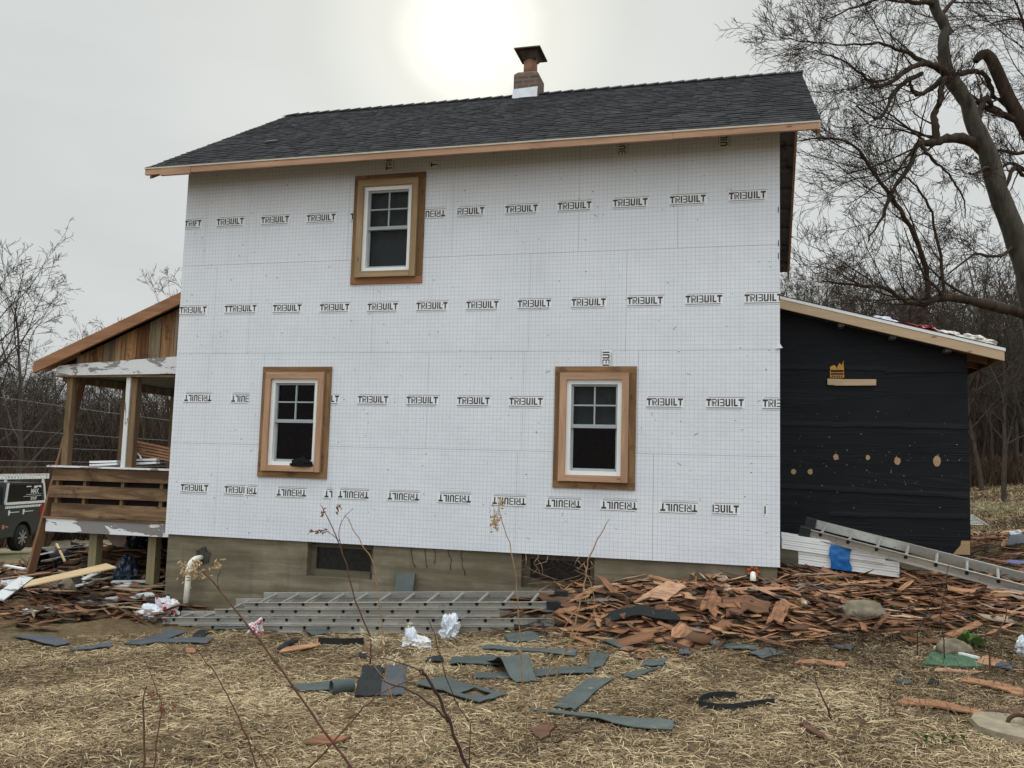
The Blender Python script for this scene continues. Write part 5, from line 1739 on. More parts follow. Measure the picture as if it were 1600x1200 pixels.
# ------------------------------------------------------------------ trees
def tubes(branches, sides):
    V = []; F = []; base = 0
    for P, R, n in branches:
        P = np.asarray(P, float); R = np.asarray(R, float); k = len(P)
        T = np.gradient(P, axis=0); T /= np.maximum(np.linalg.norm(T, axis=1, keepdims=True), 1e-9)
        ref = np.array([0, 0, 1.]) if abs(T[0][2]) < .8 else np.array([1., 0, 0])
        U = np.cross(T, ref); U /= np.maximum(np.linalg.norm(U, axis=1, keepdims=True), 1e-9); Wv = np.cross(T, U)
        a = np.arange(n)*2*np.pi/n
        ring = P[:, None]+(U[:, None]*np.cos(a)[None, :, None]+Wv[:, None]*np.sin(a)[None, :, None])*R[:, None, None]
        V.append(ring.reshape(-1, 3))
        i = base+np.arange(k-1)[:, None]*n+np.arange(n)[None]; j = base+np.arange(k-1)[:, None]*n+(np.arange(n)[None]+1) % n
        F.append(np.stack([i, j, j+n, i+n], -1).reshape(-1, 4)); base += k*n
    return np.concatenate(V), np.concatenate(F)


def grow(out, p, d, L, r0, lvl, spec, g):
    """spec[lvl] = (segments, jitter, upward pull, children, child length factor, spread)"""
    ns, jit, upb, nch, lf, spr = spec[lvl]
    P = [np.array(p, float)]; d = np.array(d, float); d /= np.linalg.norm(d)
    for i in range(ns):
        d = d+g.normal(0, jit, 3)+np.array([0, 0, upb]); d /= np.linalg.norm(d)
        P.append(P[-1]+d*L/ns)
    tp = .16 if lvl == 0 else .25
    R = r0*np.linspace(1, tp, ns+1)
    out.append((np.array(P), R, 7 if lvl == 0 else (5 if lvl == 1 else 3), lvl))
    if lvl+1 < len(spec) and nch: spawn(out, np.array(P), R, L, nch, lf, spr, lvl+1, spec, g)


def spawn(out, P, R, L, nch, lf, spr, lvl, spec, g, t0=.25, bias=None):
    ns = len(P)-1
    for c in range(nch):
        t = t0+(1-t0)*(c+g.uniform(0, 1))/nch
        f = t*ns; i = min(int(f), ns-1); q = P[i]*(1-(f-i))+P[i+1]*(f-i)
        td = P[i+1]-P[i]; td /= np.linalg.norm(td)
        v = g.normal(0, 1, 3); v -= td*v.dot(td); v /= np.linalg.norm(v)
        if bias is not None: v = v+bias; v /= np.linalg.norm(v)
        ang = g.normal(spr, .2)
        dd = td*math.cos(ang)+v*math.sin(ang)
        rr = (R[i]*(1-(f-i))+R[i+1]*(f-i))
        grow(out, q, dd, L*lf*g.uniform(.6, 1.25)*(1.15-.55*t), max(rr*g.uniform(.4, .62), .004), lvl, spec, g)


def tree_meshes(seed, H, r0, spec, minr=.0):
    g = np.random.default_rng(seed); out = []
    grow(out, (0, 0, -.2), (g.normal(0, .06), g.normal(0, .06), 1), H, r0, 0, spec, g)
    V, F = tubes([(P, np.maximum(R, minr), n) for P, R, n, l in out if l == 0], 7)
    V2, F2 = tubes([(P, np.maximum(R, minr), n) for P, R, n, l in out if l > 0], 4)
    return (V, F), (V2, F2)


WSPEC = [(10, .06, .03, 12, .50, .70), (7, .11, .05, 6, .50, .68), (5, .13, .03, 5, .52, .62), (4, .15, .02, 4, .55, .6), (3, .15, .01, 0, 0, 0)]
WSPEC2 = [(10, .05, .03, 15, .34, .62), (6, .13, .08, 6, .5, .62), (5, .15, .04, 4, .55, .6), (4, .16, .02, 3, .55, .6), (3, .15, .01, 0, 0, 0)]
PROTO = []
for k in range(6):
    (tv, tf), (cv, cf) = tree_meshes(k+1, 9.+.5*k, .12+.013*k, WSPEC if k % 2 else WSPEC2, .0075)
    root = empty('bare_tree', (0, 0, -50))
    np_mesh('trunk', tv, tf, MT['bark'], root, smooth=True)
    np_mesh('branches', cv, cf, MT['bark'], root, smooth=True)
    PROTO.append(root)
used = set()


def put_tree(k, x, y, s, label, group, rz):
    o = PROTO[k] if k not in used else dup_tree(PROTO[k])
    used.add(k)
    o.location = (x, y, float(zg(x, y))); o.rotation_euler = (0, 0, rz); o.scale = (s, s, s)
    return tag(o, label, 'tree', group)


def px_xy(px, dep):
    p = at_d(px, 700, dep); return p[0], p[1]


def build_woods():
    r = random.Random(8)
    LL = 'thin bare tree in the leafless woods beyond the porch and truck'
    LR = 'thin bare tree in the leafless woods behind the black lean-to'
    for k, (px, dep, s, lab) in enumerate([(30, 36, .98, 'tall spreading bare tree left of the porch roof, highest of the left woods'), (72, 42, .82, 'second tall bare tree just left of the porch roof'), (-25, 40, 1.05, 'bare tree cut by the left picture edge'), (268, 60, 1.42, 'bare tree peeping over the porch roof ridge beside the house')]):
        x, y = px_xy(px, dep); put_tree([3, 1, 5, 3][k], x, y, s, lab, None, r.uniform(0, 6))
    for i in range(95):
        dep = r.uniform(50, 88); x, y = px_xy(r.uniform(-120, 330), dep)
        put_tree(r.randrange(6), x, y, r.uniform(.66, .92)*dep/62, LL, 'trees of the left woods', r.uniform(0, 6))
    for i in range(105):
        dep = r.uniform(38, 84); px = r.uniform(1190, 1760); x, y = px_xy(px, dep)
        put_tree(r.randrange(6), x, y, r.uniform(.72, 1.0)*dep/52, LR, 'trees of the right woods', r.uniform(0, 6))
    for i in range(26):
        dep = r.uniform(23, 36); px = r.uniform(1215, 1640); x, y = px_xy(px, dep)
        put_tree(r.randrange(6), x, y, r.uniform(.5, .78)*dep/30, 'nearer bare tree standing between the lean-to and the right woods', 'nearer trees behind the lean-to', r.uniform(0, 6))
    for i in range(26):
        dep = r.uniform(60, 95); x, y = px_xy(r.uniform(330, 1190), dep)
        put_tree(r.randrange(6), x, y, r.uniform(.6, .8), 'bare tree of the woods hidden behind the house', 'trees behind the house', r.uniform(0, 6))
    # thicket: countless thin stems
    def thicket(name, n, pxr, dr, hr, mat, label, tone):
        px = nr.uniform(*pxr, n); dep = nr.uniform(*dr, n)
        d = fw[None]+rt[None]*((px-800)/FPX)[:, None]
        P = CAM[None]+d*dep[:, None]
        X, Y = P[:, 0], P[:, 1]; z = zg(X, Y); H = nr.uniform(*hr, n)
        lean = nr.normal(0, .22, (n, 2))
        w = nr.uniform(.012, .035, n)*dep/50
        sx_ = rt[None, :2]*w[:, None]; s3 = np.c_[sx_, np.zeros(n)]
        p0 = np.stack([X, Y, z-.1], -1); p1 = p0+np.c_[lean*H[:, None]*.5, H*.55]; p2 = p1+np.c_[lean*H[:, None]*.9+nr.normal(0, .25, (n, 2)), H*.45]
        V = np.stack([p0-s3, p0+s3, p1-s3*.7, p1+s3*.7, p2-s3*.25, p2+s3*.25], 1).reshape(-1, 3)
        b = np.arange(n)[:, None]*6
        F = np.concatenate([b+np.array([0, 1, 3, 2]), b+np.array([2, 3, 5, 4])], 1).reshape(-1, 4)
        o = np_mesh(name, V, F, MT[mat], None, np.repeat(np.clip(nr.normal(*tone, n), 0, 1), 6))
        tag(o, label, 'undergrowth', kind='stuff')
    thicket('undergrowth', 26000, (-160, 360), (46, 80), (1.5, 8.5), 'brush', 'dark leafless thicket filling the woods on the left', (.42, .25))
    thicket('undergrowth', 30000, (1150, 1780), (38, 78), (1.5, 8.0), 'brush', 'dark leafless thicket filling the woods on the right', (.45, .25))
    thicket('red_brush', 9000, (1480, 1800), (33, 39), (.3, 1.3), 'brush_red', 'low red-brown brush along the far edge of the field', (.5, .25))
    thicket('red_brush', 8000, (-160, 95), (38, 46), (.8, 4.2), 'brush_red', 'rusty brown brush at the foot of the left woods', (.5, .22))


build_woods()


def path3(pts, dep):
    """limb through picture points at given distance(s) -> smooth 3d polyline with radii"""
    P = []; R = []
    for q in pts:
        dd = dep+(q[3] if len(q) > 3 else 0)
        P.append(at_d(q[0], q[1], dd)); R.append(q[2]*.41*dd/FPX)
    out, rr = [], []
    for i in range(len(P)-1):
        for t in np.linspace(0, 1, 5)[:-1]:
            p0, p1, p2, p3 = P[max(i-1, 0)], P[i], P[i+1], P[min(i+2, len(P)-1)]
            out.append(.5*((2*p1)+(-p0+p2)*t+(2*p0-5*p1+4*p2-p3)*t*t+(-p0+3*p1-3*p2+p3)*t**3)); rr.append(R[i]*(1-t)+R[i+1]*t)
    out.append(P[-1]); rr.append(R[-1])
    return np.array(out), np.array(rr)


TSPEC = [None, (9, .10, .03, 6, .62, .62), (7, .10, .035, 4, .64, .56), (6, .11, .03, 3, .62, .5), (5, .12, .01, 0, 0, 0)]


def build_big_tree():
    g = np.random.default_rng(42); dp = 18.
    gx = at_d(1650, 800, dp)
    root = empty('large_bare_tree', (gx[0], gx[1], float(zg(gx[0], gx[1]))), 'large old bare tree with a thick leaning trunk on the right', 'tree')
    trunk = [(1662, 800, 70), (1645, 640, 58), (1614, 470, 50), (1600, 402, 42), (1565, 315, 37), (1547, 252, 34), (1523, 196, 29), (1505, 150, 27), (1481, 115, 26), (1474, 70, 21), (1477, 42, 19), (1460, 10, 18), (1448, -40, 15), (1440, -90, 10)]
    limbs = [
        [(1540, 236, 24), (1512, 218, 20), (1486, 217, 18, -.3), (1462, 222, 15, -.6), (1440, 224, 12, -.8), (1428, 252, 10, -1), (1404, 290, 8, -1.2), (1380, 335, 5, -1.4), (1360, 372, 3, -1.5)],
        [(1462, 222, 15, -.6), (1462, 198, 14, -.6), (1461, 178, 12, -.5), (1471, 158, 11, -.5), (1472, 140, 10, -.4), (1480, 122, 8, -.2)],
        [(1484, 118, 16), (1462, 105, 14, -.3), (1445, 97, 12, -.6), (1424, 104, 10, -.8), (1398, 122, 8, -1.1), (1370, 134, 6.5, -1.4), (1348, 118, 5, -1.6), (1310, 90, 3.5, -1.8), (1270, 80, 2.2, -2)],
        [(1478, 118, 12), (1455, 138, 10, -.2), (1436, 147, 8, -.4), (1424, 140, 7, -.5), (1423, 124, 5, -.6)],
        [(1445, 97, 10, -.6), (1410, 80, 7, -.9), (1370, 68, 5, -1.2), (1320, 72, 3.5, -1.5), (1262, 66, 2.4, -1.8), (1215, 60, 1.5, -2)],
        [(1440, 115, 10, -.5), (1412, 130, 9, -.8), (1395, 150, 8, -1), (1385, 175, 6, -1.1), (1370, 185, 4, -1.2), (1340, 165, 3, -1.3)],
        [(1488, 120, 11), (1510, 112, 10, .3), (1530, 111, 9, .5), (1545, 125, 8, .6), (1552, 150, 7, .7), (1575, 168, 6, .9)],
        [(1530, 205, 12), (1530, 178, 11, .2), (1538, 152, 12, .3), (1545, 160, 10, .4), (1565, 175, 9, .7), (1600, 190, 8, 1)],
        [(1616, 490, 22), (1580, 487, 20, -.1), (1545, 478, 19, -.2), (1500, 468, 17, -.4), (1465, 466, 15, -.6), (1436, 474, 11, -.8), (1412, 470, 9, -.9), (1378, 448, 7, -1.1), (1330, 446, 5, -1.3), (1280, 440, 3, -1.5)],
        [(1450, 466, 11, -.7), (1446, 420, 10, -.7), (1421, 350, 9, -.9), (1390, 304, 8, -1.1), (1362, 266, 6.5, -1.3), (1334, 228, 5, -1.5), (1295, 217, 3.5, -1.7), (1245, 222, 2, -1.9)],
        [(1475, 466, 7, -.5), (1472, 420, 6, -.5), (1455, 335, 5, -.6), (1440, 300, 4, -.7), (1415, 275, 3, -.8), (1380, 255, 2, -1)],
        [(1445, 474, 12, -.7), (1443, 490, 10, -.8), (1425, 510, 7, -.9), (1400, 530, 5, -1)],
        [(1440, 224, 9, -.8), (1448, 240, 7, -.9), (1470, 262, 5, -.9), (1490, 285, 4, -.8), (1505, 315, 3, -.8), (1508, 340, 2, -.8)],
        [(1560, 275, 6), (1545, 262, 5, -.2), (1525, 272, 4, -.4), (1515, 270, 2.5, -.5)],
        [(1568, 300, 8), (1585, 262, 8, .3), (1605, 275, 8, .5), (1640, 260, 6, .8)],
        [(1462, 5, 10), (1430, 5, 8, -.3), (1390, -5, 6, -.6), (1340, 10, 4, -.9), (1290, 30, 2, -1.2)],
        [(1470, 25, 8), (1500, -10, 6, .3), (1540, -30, 4, .5)],
        [(1590, 380, 8), (1560, 400, 6, -.3), (1520, 400, 5, -.5), (1480, 430, 3, -.7)],
    ]
    Pt, Rt = path3(trunk, dp); Rt = Rt*g.uniform(.93, 1.07, len(Rt)); Pt[2:] += g.normal(0, .012, Pt[2:].shape)
    V, F = tubes([(Pt, Rt, 10)], 10)
    o = np_mesh('trunk', V-np.array(root.location), F, MT['bark_big'], root, smooth=True)
    br = []
    big = []
    left = -rt*.9+np.array([0, 0, .25])
    for i, l in enumerate(limbs):
        P, R = path3(l, dp)
        P[2:] += np.cumsum(g.normal(0, .010, P[2:].shape), axis=0)*.6+g.normal(0, .012, P[2:].shape); R = R*g.uniform(.88, 1.14, len(R))
        big.append((P, R, 7))
        L = np.linalg.norm(np.diff(P, axis=0), axis=1).sum()
        bias = left*.9 if l[-1][0] < l[0][0] else None
        spawn(br, P, R*.7, L*.8+1.1, int(3+L*2.5), .42, .78, 1, TSPEC, g, .22, bias)
    spawn(br, Pt[30:], Rt[30:]*.22, 3., 14, .5, 1.0, 1, TSPEC, g, .3, left*.5)
    V, F = tubes(big+[(P, np.maximum(R, .0035), n) for P, R, n, l in br], 4)
    np_mesh('branches', V-np.array(root.location), F, MT['bark_dk'], root, smooth=True)
    print('big tree faces', len(F))
    # neighbouring tree reaching in from the right with a snapped limb
    gx = at_d(1760, 800, 18.5)
    root = empty('broken_limb_tree', (gx[0], gx[1], float(zg(gx[0], gx[1]))), 'dark tree at the right edge whose snapped limb reaches up into view', 'tree')
    Pt, Rt = path3([(1770, 800, 60), (1740, 560, 50), (1690, 360, 40), (1640, 270, 30), (1600, 196, 26), (1577, 155, 24), (1557, 110, 23), (1545, 88, 21), (1533, 86, 18), (1524, 96, 12)], 18.5)
    V, F = tubes([(Pt, Rt, 9)], 9); np_mesh('trunk', V-np.array(root.location), F, MT['bark_dk'], root, smooth=True)
    br = []; big = []
    for l in ([(1598, 192, 14), (1570, 180, 12), (1540, 168, 10), (1525, 158, 8)], [(1660, 290, 12), (1610, 270, 9), (1580, 255, 6), (1565, 262, 4)], [(1690, 360, 12), (1640, 180, 9), (1610, 80, 6), (1590, 10, 4), (1560, -40, 2)], [(1700, 380, 12), (1690, 200, 9), (1650, 60, 6), (1590, 30, 4), (1540, 40, 2)], [(1620, 230, 9), (1590, 240, 7), (1560, 235, 5), (1545, 250, 3)]):
        P, R = path3(l, 18.5); big.append((P, R, 6)); L = np.linalg.norm(np.diff(P, axis=0), axis=1).sum()
        spawn(br, P, R*.7, L*.8+.8, int(5+L*2.5), .36, .8, 1, TSPEC, g, .25)
    V, F = tubes(big+[(P, np.maximum(R, .0035), n) for P, R, n, l in br], 4)
    np_mesh('branches', V-np.array(root.location), F, MT['bark_dk'], root, smooth=True)


build_big_tree()

# ------------------------------------------------------------------ weeds in the foreground
def weed(name, stems, dep, mat, seedmat, label, heads=(), base=None, nheads=30, sz=.012, cat='weed'):
    """stems: list of picture polylines with widths; each stem becomes a mesh under the plant"""
    first = at_d(*stems[0][0][:2], dep)
    b = np.array([first[0], first[1], float(zg(first[0], first[1]))])
    root = empty(name, b, label, cat)
    r = random.Random(len(label)+int(dep*100))
    for st in stems:
        P, R = path3(st, dep); R = R*.95; P = P+np.random.default_rng(int(st[0][0])).normal(0, .003, P.shape)
        # carry the stem down to the soil
        p0 = P[0]
        z0 = float(zg(p0[0], p0[1]))
        if st is stems[0] and p0[2] > z0:
            P = np.concatenate([[np.array([p0[0], p0[1], z0-.02])], P]); R = np.concatenate([[R[0]], R])
        mb = MB(); mb.tube(P, R, 6); mb.build('stem', MT[mat], root, True)
    for (cx, cy, w, h, n) in heads:
        mb = MB()
        for _ in range(n):
            p = at_d(cx+r.gauss(0, w*.45), cy+r.gauss(0, h*.45), dep+r.uniform(-.06, .06)); s = r.uniform(.5, 1.3)*sz
            d = Vector((r.gauss(0, 1), r.gauss(0, 1), r.gauss(0, 1))).normalized(); e = d.orthogonal().normalized(); f = d.cross(e)
            p = Vector(p); a = [p+d*s*1.5, p-d*s*1.5, p+e*s*.6, p-e*s*.6, p+f*s*.6, p-f*s*.6]
            i = len(mb.v); mb.v += [tuple(q) for q in a]
            for q in ((0, 2, 4), (0, 4, 3), (0, 3, 5), (0, 5, 2), (1, 4, 2), (1, 3, 4), (1, 5, 3), (1, 2, 5)): mb.f.append(tuple(i+k for k in q)); mb.m.append(0)
        # little stalks holding the seeds
        for _ in range(max(3, n//5)):
            p = at_d(cx+r.gauss(0, w*.4), cy+r.gauss(0, h*.4), dep); q = at_d(cx, cy+h*.5, dep); mid = (p+q)/2+np.array([0, 0, .01])
            mb.tube([q, mid, p], [.0018, .0014, .001], 4)
        mb.build('seed_head', MT[seedmat], root)
    return root


weed('tall_weed', [[(560, 1215, 6), (545, 1195, 5.5), (460, 1075, 4.5), (390, 980, 4), (345, 925, 3.2), (318, 893, 2.6), (300, 882, 1.8)], [(345, 925, 2), (340, 905, 1.8), (345, 888, 1.4)]], 4.6, 'stem_r', 'seed', 'tall bent weed leaning left across the foundation with a drooping dry head', [(300, 892, 24, 16, 90), (340, 884, 9, 9, 25)], sz=.009)
weed('forked_weed', [[(580, 1000, 3.2), (556, 938, 3), (540, 880, 2.7), (524, 835, 2.3), (508, 800, 1.8), (500, 788, 1.2)], [(536, 868, 1.8), (530, 830, 1.6), (538, 808, 1.3), (552, 795, 1)], [(530, 845, 1.5), (515, 832, 1.3), (498, 828, 1.1), (480, 835, .9)]], 8.2, 'stem_r', 'seedr', 'thin forked weed rising in front of the left basement window', [(500, 831, 14, 4, 22), (528, 795, 5, 10, 14), (505, 800, 4, 8, 10)], sz=.014)
weed('bare_weed', [[(600, 1000, 2.8), (592, 940, 2.6), (585, 885, 2.4), (565, 850, 2), (548, 820, 1.7), (538, 804, 1.3)]], 8.2, 'stem_t', 'seed', 'single bare stalk arching just right of the forked weed')
weed('drooping_weed', [[(822, 1120, 3.2), (815, 1050, 3), (812, 980, 2.8), (806, 900, 2.5), (796, 850, 2.1), (782, 805, 1.7), (778, 780, 1.2)]], 5.6, 'stem_t', 'seed', 'slender weed with a drooping tan plume before the right part of the wall', [(774, 812, 9, 24, 60), (783, 785, 6, 8, 20)], sz=.010)
weed('twisted_weed', [[(848, 1150, 4), (862, 1080, 3.6), (890, 1000, 3.2), (905, 950, 3), (915, 900, 3.2), (922, 868, 3.2), (938, 835, 2.2), (952, 810, 1.3)], [(842, 1150, 3), (850, 1070, 2.8), (875, 1030, 2.6), (905, 985, 2.4), (928, 960, 2.2), (925, 920, 2), (912, 882, 1.8)], [(905, 950, 2.4), (885, 975, 2), (868, 1010, 1.8)]], 6.2, 'stem_t', 'seed', 'twisted tan weed stems in front of the right basement window', [(918, 930, 7, 14, 14)], sz=.012)
weed('bramble', [[(735, 1210, 8), (722, 1180, 7.5), (705, 1135, 7), (685, 1090, 6.5), (665, 1055, 6), (655, 1045, 4)], [(700, 1130, 4.5), (680, 1105, 4), (640, 1078, 3.5), (600, 1066, 2.5)], [(664, 1054, 3), (640, 1040, 2.6), (600, 1030, 2.2), (560, 1026, 1.6), (520, 1030, 1)]], 4.0, 'stem_d', 'seed', 'dark red-brown bramble cane arching in the middle foreground')
weed('fluffy_weed', [[(610, 1120, 2.6), (605, 1060, 2.4), (598, 1010, 2), (590, 985, 1.5)], [(608, 1090, 1.8), (630, 1040, 1.6), (655, 1010, 1.2)], [(606, 1070, 1.8), (580, 1030, 1.5), (570, 1000, 1.2)], [(612, 1100, 1.8), (650, 1070, 1.5), (672, 1040, 1.2)]], 5.0, 'stem_t', 'seedw', 'bushy dry weed with pale fluffy heads in front of the bags', [(590, 1000, 14, 10, 40), (605, 1030, 18, 14, 40), (655, 1020, 12, 14, 30), (672, 1045, 8, 12, 24), (565, 985, 8, 8, 16), (636, 1000, 6, 8, 14), (640, 975, 5, 6, 9)], sz=.008)
weed('crossing_weed', [[(480, 1205, 4.5), (520, 1160, 4), (560, 1115, 3.4), (600, 1080, 2.8), (660, 1055, 2)]], 4.4, 'stem_r', 'seed', 'straight reddish stalk slanting to the right below the bramble')
weed('upright_weed', [[(225, 1210, 4), (226, 1150, 3.6), (224, 1100, 3), (228, 1070, 2.2)], [(240, 1210, 3), (246, 1150, 2.6), (252, 1105, 2.2), (244, 1075, 1.6), (222, 1020, 1.2)]], 4.2, 'stem_r', 'seedr', 'dark upright weeds with rusty seed clusters at the lower left', [(254, 1108, 5, 12, 26), (272, 1104, 4, 6, 12), (235, 1082, 8, 6, 16)], sz=.008)
weed('sloping_weed', [[(405, 1205, 3.4), (385, 1155, 3.2), (355, 1085, 2.8), (325, 1035, 2.2), (302, 1010, 1.6)], [(385, 1155, 2), (412, 1185, 2.4), (430, 1210, 2.6)]], 4.4, 'stem_r', 'seed', 'thin reddish weed sloping up to the left between the strips and the tall weed')
weed('thin_weed', [[(735, 1130, 2.4), (712, 1095, 2.2), (692, 1040, 2), (678, 990, 1.8), (668, 966, 1.2)]], 5.2, 'stem_d', 'seed', 'thin dark stalk rising in front of the ladders beside the upright bag')
weed('fine_weed', [[(640, 1205, 2.4), (625, 1150, 2.2), (615, 1100, 1.8), (602, 1060, 1.2)], [(672, 1210, 2.4), (660, 1150, 2), (640, 1090, 1.6)]], 4.3, 'stem_t', 'seed', 'pair of fine tan stalks left of the bramble base')
weed('short_twig', [[(1300, 1125, 3.6), (1285, 1090, 3), (1273, 1060, 2)]], 6.2, 'stem_d', 'seed', 'short dark twig standing right of the black loop', cat='twig')
weed('right_twig', [[(1434, 990, 2), (1445, 960, 1.8), (1478, 900, 1.3)], [(1440, 975, 1.4), (1462, 955, 1.1)]], 8.0, 'stem_d', 'seed', 'fine dark stem rising in front of the right hand ladder', cat='twig')
weed('curved_twig', [[(1545, 1000, 3), (1560, 985, 2.8), (1572, 965, 2.4), (1573, 935, 1.8)]], 7.6, 'stem_r', 'seed', 'curved reddish twig at the right edge of the heap', cat='twig')
weed('heap_twig', [[(1475, 1000, 2.2), (1470, 960, 2), (1478, 915, 1.6), (1482, 880, 1)]], 7.8, 'stem_d', 'seed', 'slender upright stem before the sloping ladder', cat='twig')


def leafy(px, py, n, label, h=.12):
    p = at(px, py); z = float(zg(p[0], p[1])); root = empty('leafy_plant', (p[0], p[1], z), label, 'plant')
    r = random.Random(px); mb = MB(); st = MB()
    for k in range(n):
        a = r.uniform(0, 6.28); e = r.uniform(.3, 1.2); L = r.uniform(.5, 1)*h
        d = Vector((math.cos(a)*math.cos(e), math.sin(a)*math.cos(e), math.sin(e)))
        b = Vector((p[0]+r.uniform(-.12, .12), p[1]+r.uniform(-.05, .05), z+.03)); tip = b+d*L
        s = d.cross(Vector((0, 0, 1))).normalized()*L*.3; m = b+d*L*.5+Vector((0, 0, .015))
        mb.poly([b, m-s, tip]); mb.poly([b, tip, m+s]); mb.tube([b-Vector((0, 0, .04)), b+d*L*.1], .003, 4)
    mb.build('leaves', MT['leafg'], root)


leafy(1520, 1018, 26, 'green leafy weed beside the smaller stone', .17)
leafy(1358, 950, 10, 'few green leaves growing beside the large stone', .10)
leafy(1382, 960, 8, 'small yellow-green sprig right of the large stone', .09)
leafy(1293, 918, 10, 'grassy green tuft in the shingle heap below the siding bundle', .14)
leafy(1478, 1168, 8, 'small green leaves in the straw left of the concrete slab', .07)

def vines():
    r = random.Random(12)
    root = empty('dead_vine', (5.4, -.03, .5), 'tangle of thin dead vines hanging over the right basement window', 'vine')
    for k in range(14):
        x = r.uniform(4.95, 5.9); z = r.uniform(.86, .93); pts = []
        for j in range(7): pts.append((x+r.gauss(0, .035)+j*r.uniform(-.05, .06), -.015-r.uniform(0, .05), z-j*.055))
        mb = MB(); mb.tube(pts, [.0045-.0004*j for j in range(7)], 5); mb.build('stem', MT['stem_t' if k % 3 else 'stem_d'], root, True)
    root = empty('dead_vine', (3.9, .0, .8), 'few dark vine tendrils clinging to the foundation right of the left basement window', 'vine')
    for k in range(5):
        x = 3.55+.16*k+r.uniform(-.04, .04); pts = [(x+r.gauss(0, .012)+j*.012, .014, .925-j*.06) for j in range(r.randrange(4, 7))]
        mb = MB(); mb.tube(pts, .0035, 5); mb.build('stem', MT['stem_d'], root, True)


vines()

# ------------------------------------------------------------------ pickup truck
def text_mesh(s, size, name):
    cu = bpy.data.curves.new(name, 'FONT'); cu.body = s; cu.size = size; cu.extrude = .001; cu.align_x = 'CENTER'; cu.offset = .004
    ob = bpy.data.objects.new(name, cu); COL.objects.link(ob)
    dg = bpy.context.evaluated_depsgraph_get(); me = bpy.data.meshes.new_from_object(ob.evaluated_get(dg))
    bpy.data.objects.remove(ob); return me


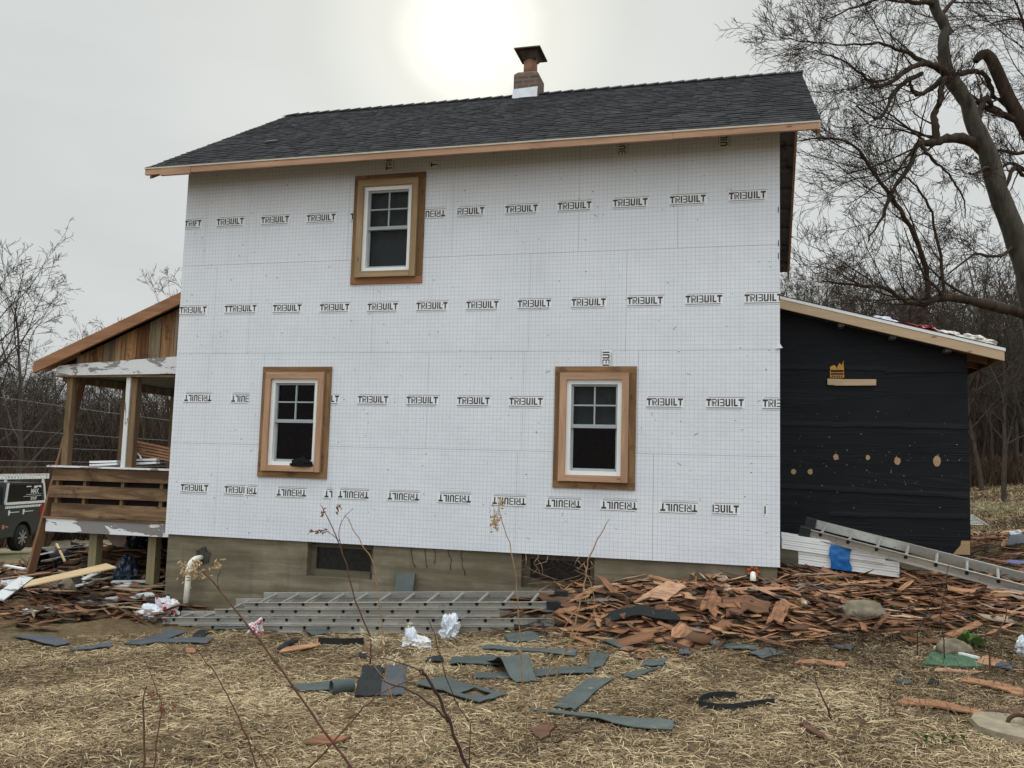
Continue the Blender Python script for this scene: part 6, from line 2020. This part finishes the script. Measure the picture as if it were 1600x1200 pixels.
def build_truck():
    dep = 27.; p = at_d(27, 861, dep)
    z = float(zg(p[0], p[1]))
    v = np.array([p[0]-CAM[0], p[1]-CAM[1], 0]); v /= np.linalg.norm(v); l = np.array([-v[1], v[0], 0])
    f = .50*l-.866*v
    rz = math.atan2(f[1], f[0])
    root = empty('pickup_truck', (p[0], p[1], p[2]), 'dark grey pickup with a topper and white ladder rack parked beyond the porch', 'truck', rz=rz)
    # local: x forward, +y is the left (visible) side, rear axle at x=0; origin under the left rear wheel
    w = 1.95; y1 = .12; y0 = y1-w
    arch = lambda cx, r: [(cx+r*math.cos(t), .42+r*math.sin(t)) for t in np.linspace(math.pi-.02, .02, 11)]
    prof = [(-1.28, .62), (-1.28, .98), (-1.24, 1.42), (1.12, 1.44), (1.15, 1.46), (3.55, 1.42), (4.75, 1.32), (4.95, 1.1), (4.98, .55), (4.35, .48)] + arch(3.75, .50)[::-1] + [(3.2, .48), (.55, .48)] + arch(0, .50)[::-1] + [(-.55, .55)]
    mb = MB()
    mb.prism([(x, y1, zz) for x, zz in prof], (0, -w, 0))
    body = mb.build('body', MT['paint'], root)
    mb = MB()
    cab = [(1.16, 1.45), (1.30, 2.02), (2.55, 2.05), (3.35, 1.44)]
    mb.prism([(x, y1-.06, zz) for x, zz in cab], (0, -w+.12, 0)); cb = mb.build('cab', MT['paint'], root)
    mb = MB()
    mb.prism([(x, y1-.052, zz) for x, zz in ((1.34, 1.5), (1.42, 1.95), (2.05, 1.97), (2.05, 1.5))], (0, -.01, 0)); mb.prism([(x, y1-.052, zz) for x, zz in ((2.15, 1.5), (2.15, 1.97), (2.5, 1.96), (2.95, 1.5))], (0, -.01, 0))
    mb.build('side_window', MT['tint'], cb)
    mb = MB(); tp = [(-1.22, 1.445), (-1.08, 2.08), (1.08, 2.12), (1.1, 1.445)]
    mb.prism([(x, y1-.05, zz) for x, zz in tp], (0, -w+.1, 0)); top = mb.build('topper', MT['paint'], root)
    mb = MB(); mb.prism([(x, y1-.040, zz) for x, zz in ((-1.02, 1.52), (-.92, 2.02), (.86, 2.05), (.90, 1.52))], (0, -.009, 0)); mb.build('topper_window', MT['tint'], top)
    mb = MB()
    for a, b in (((-1.20, 1.47), (-1.03, 2.07)), ((1.0, 1.47), (.93, 2.10)), ((-1.2, 1.48), (1.0, 1.48))): mb.beam((a[0], y1-.03, a[1]), (b[0], y1-.03, b[1]), .03, .075)
    mb.build('topper_frame', MT['white'], top)
    # rack
    mb = MB()
    for yy in (y1-.04, y0+.04):
        mb.box(-1.3, 3.4, yy-.02, yy+.02, 2.34, 2.37); mb.box(-1.3, 3.4, yy-.02, yy+.02, 2.21, 2.24)
        for k in range(30):
            x = -1.3+k*.16; mb.box(x, x+.055, yy-.018, yy+.018, 2.2405, 2.3395)
    for x in (-1.15, 1.0, 3.2): mb.box(x, x+.05, y0+.061, y1-.061, 2.25, 2.30)
    for x in (-1.1, .95):
        for yy in (y1-.08, y0+.08): mb.box(x, x+.06, yy-.03, yy+.03, 2.05, 2.209)
    mb.build('ladder_rack', MT['white'], root)
    for x, yy in ((0, y1-.03), (3.75, y1-.03), (0, y0+.03), (3.75, y0+.03)):
        s = 1 if yy > (y0+y1)/2 else -1
        mb = MB()
        for a, b, r1, r2 in ((-.24, -.2, .36, .41), (-.2, -.02, .41, .41), (-.02, .02, .41, .36)): mb.tube([(x, yy+s*a, .41), (x, yy+s*b, .41)], [r1, r2], 24)
        wh = mb.build('wheel', MT['tyre'], root, True)
        mb = MB(); mb.tube([(x, yy+s*.0, .41), (x, yy+s*.024, .41)], [.26, .25], 20, 1)
        for k in range(8):
            t = k*math.pi/4; mb.beam((x, yy+s*.03, .41), (x+.235*math.cos(t), yy+s*.028, .41+.235*math.sin(t)), .05, .02, 0, (0, 1, 0))
        mb.tube([(x, yy+s*.02, .41), (x, yy+s*.05, .41)], .06, 10, 0)
        mb.build('rim', [MT['chrome'], MT['hole']], wh)
    mb = MB(); mb.box(-1.30, -.86, y1-.10, y1+.008, 1.02, 1.38); mb.box(-1.30, -1.16, y0-.008, y0+.1, 1.02, 1.38); mb.build('tail_light', MT['red'], root)
    mb = MB(); mb.box(-1.45, -1.281, y0+.05, y1-.05, .58, .78); mb.build('rear_bumper', MT['rubber'], root)
    mb = MB(); mb.prism([(4.90, y1+.0, .95), (4.985, y1-.25, .95), (4.985, y1-.25, 1.15), (4.9, y1+.0, 1.15)], (0, 0, .01)); mb.build('headlight', MT['vinyl'], root)
    # lettering on the visible side
    mx = Matrix(((-1, 0, 0, 0), (0, 0, 1, 0), (0, 1, 0, 0), (0, 0, 0, 1)))
    def put(s, size, x, zz, yy, nm, par, mat='white'):
        me = text_mesh(s, size, nm)
        if size > 0:
            me.transform(mx); me.transform(Matrix.Translation((x, yy, zz)))
        me.materials.clear(); me.materials.append(MT[mat])
        o = bpy.data.objects.new(nm, me); COL.objects.link(o); o.parent = par
    put('MAX', .20, -.55, 1.76, y1-.036, 'lettering', top)
    put('317-07', .12, -.52, 1.555, y1-.036, 'lettering', top)
    mb = MB(); mb.box(-.95, -.1, y1-.0395, y1-.037, 1.725, 1.735); mb.box(-.95, .05, y1-.0395, y1-.037, 1.665, 1.677)
    mb.prism([(x, y1-.037, zz) for x, zz in ((-.9, 2.0), (-.9, 1.93), (-.72, 1.97), (-.62, 1.91), (-.5, 1.93), (-.5, 1.99))], (0, -.002, 0)); mb.box(-.35, -.08, y1-.0395, y1-.037, 1.96, 1.99)
    mb.build('window_lines', MT['white'], top)
    mb = MB(); r = random.Random(1); x = -.92
    while x < .98:   # row of small white capitals, too blurred to read
        wd = r.choice((.05, .07, .09)); mb.box(x, x+wd, y1+.001, y1+.004, 1.335, 1.405); x += wd+.018
    for x in (.02, .78):   # two hammer emblems
        mb.box(x-.62*.0-.5, x, y1+.001, y1+.004, 1.205, 1.225); mb.box(x, x+.07, y1+.001, y1+.004, 1.13, 1.28); mb.box(x-.03, x, y1+.001, y1+.004, 1.18, 1.27)
    mb.build('side_lettering', MT['white'], body)
    mb = MB(); mb.disc((1.05, y1+.003, .80), (0, 1, 0), .07, 14); mb.box(.80, .95, y1+.001, y1+.004, .78, .82); mb.build('badge', plain('pinkish_badge', (.5, .2, .17), .5), body)


build_truck()
# spare ground pile by the truck and overhead wires
for k, (ya, yb) in enumerate(((618, 657), (667, 688), (695, 704), (717, 722), (727, 727))):
    a, b = at_d(-260, ya-(yb-ya)*.95, 24), at_d(330, yb+(yb-ya)*.2, 24+k*.5)
    mid = (a+b)/2-np.array([0, 0, .05]); mb = MB(); mb.tube([a, (a+mid)/2-np.array([0, 0, .02]), mid, (mid+b)/2-np.array([0, 0, .02]), b], .0065, 5)
    thing_mesh(mb, 'wire', MT['wire'], ['highest', 'second', 'third', 'fourth', 'lowest'][k]+' of the thin wires strung across the woods beyond the porch', 'wire', 'wires beyond the porch', loc=a)
print('objects', len(bpy.data.objects))
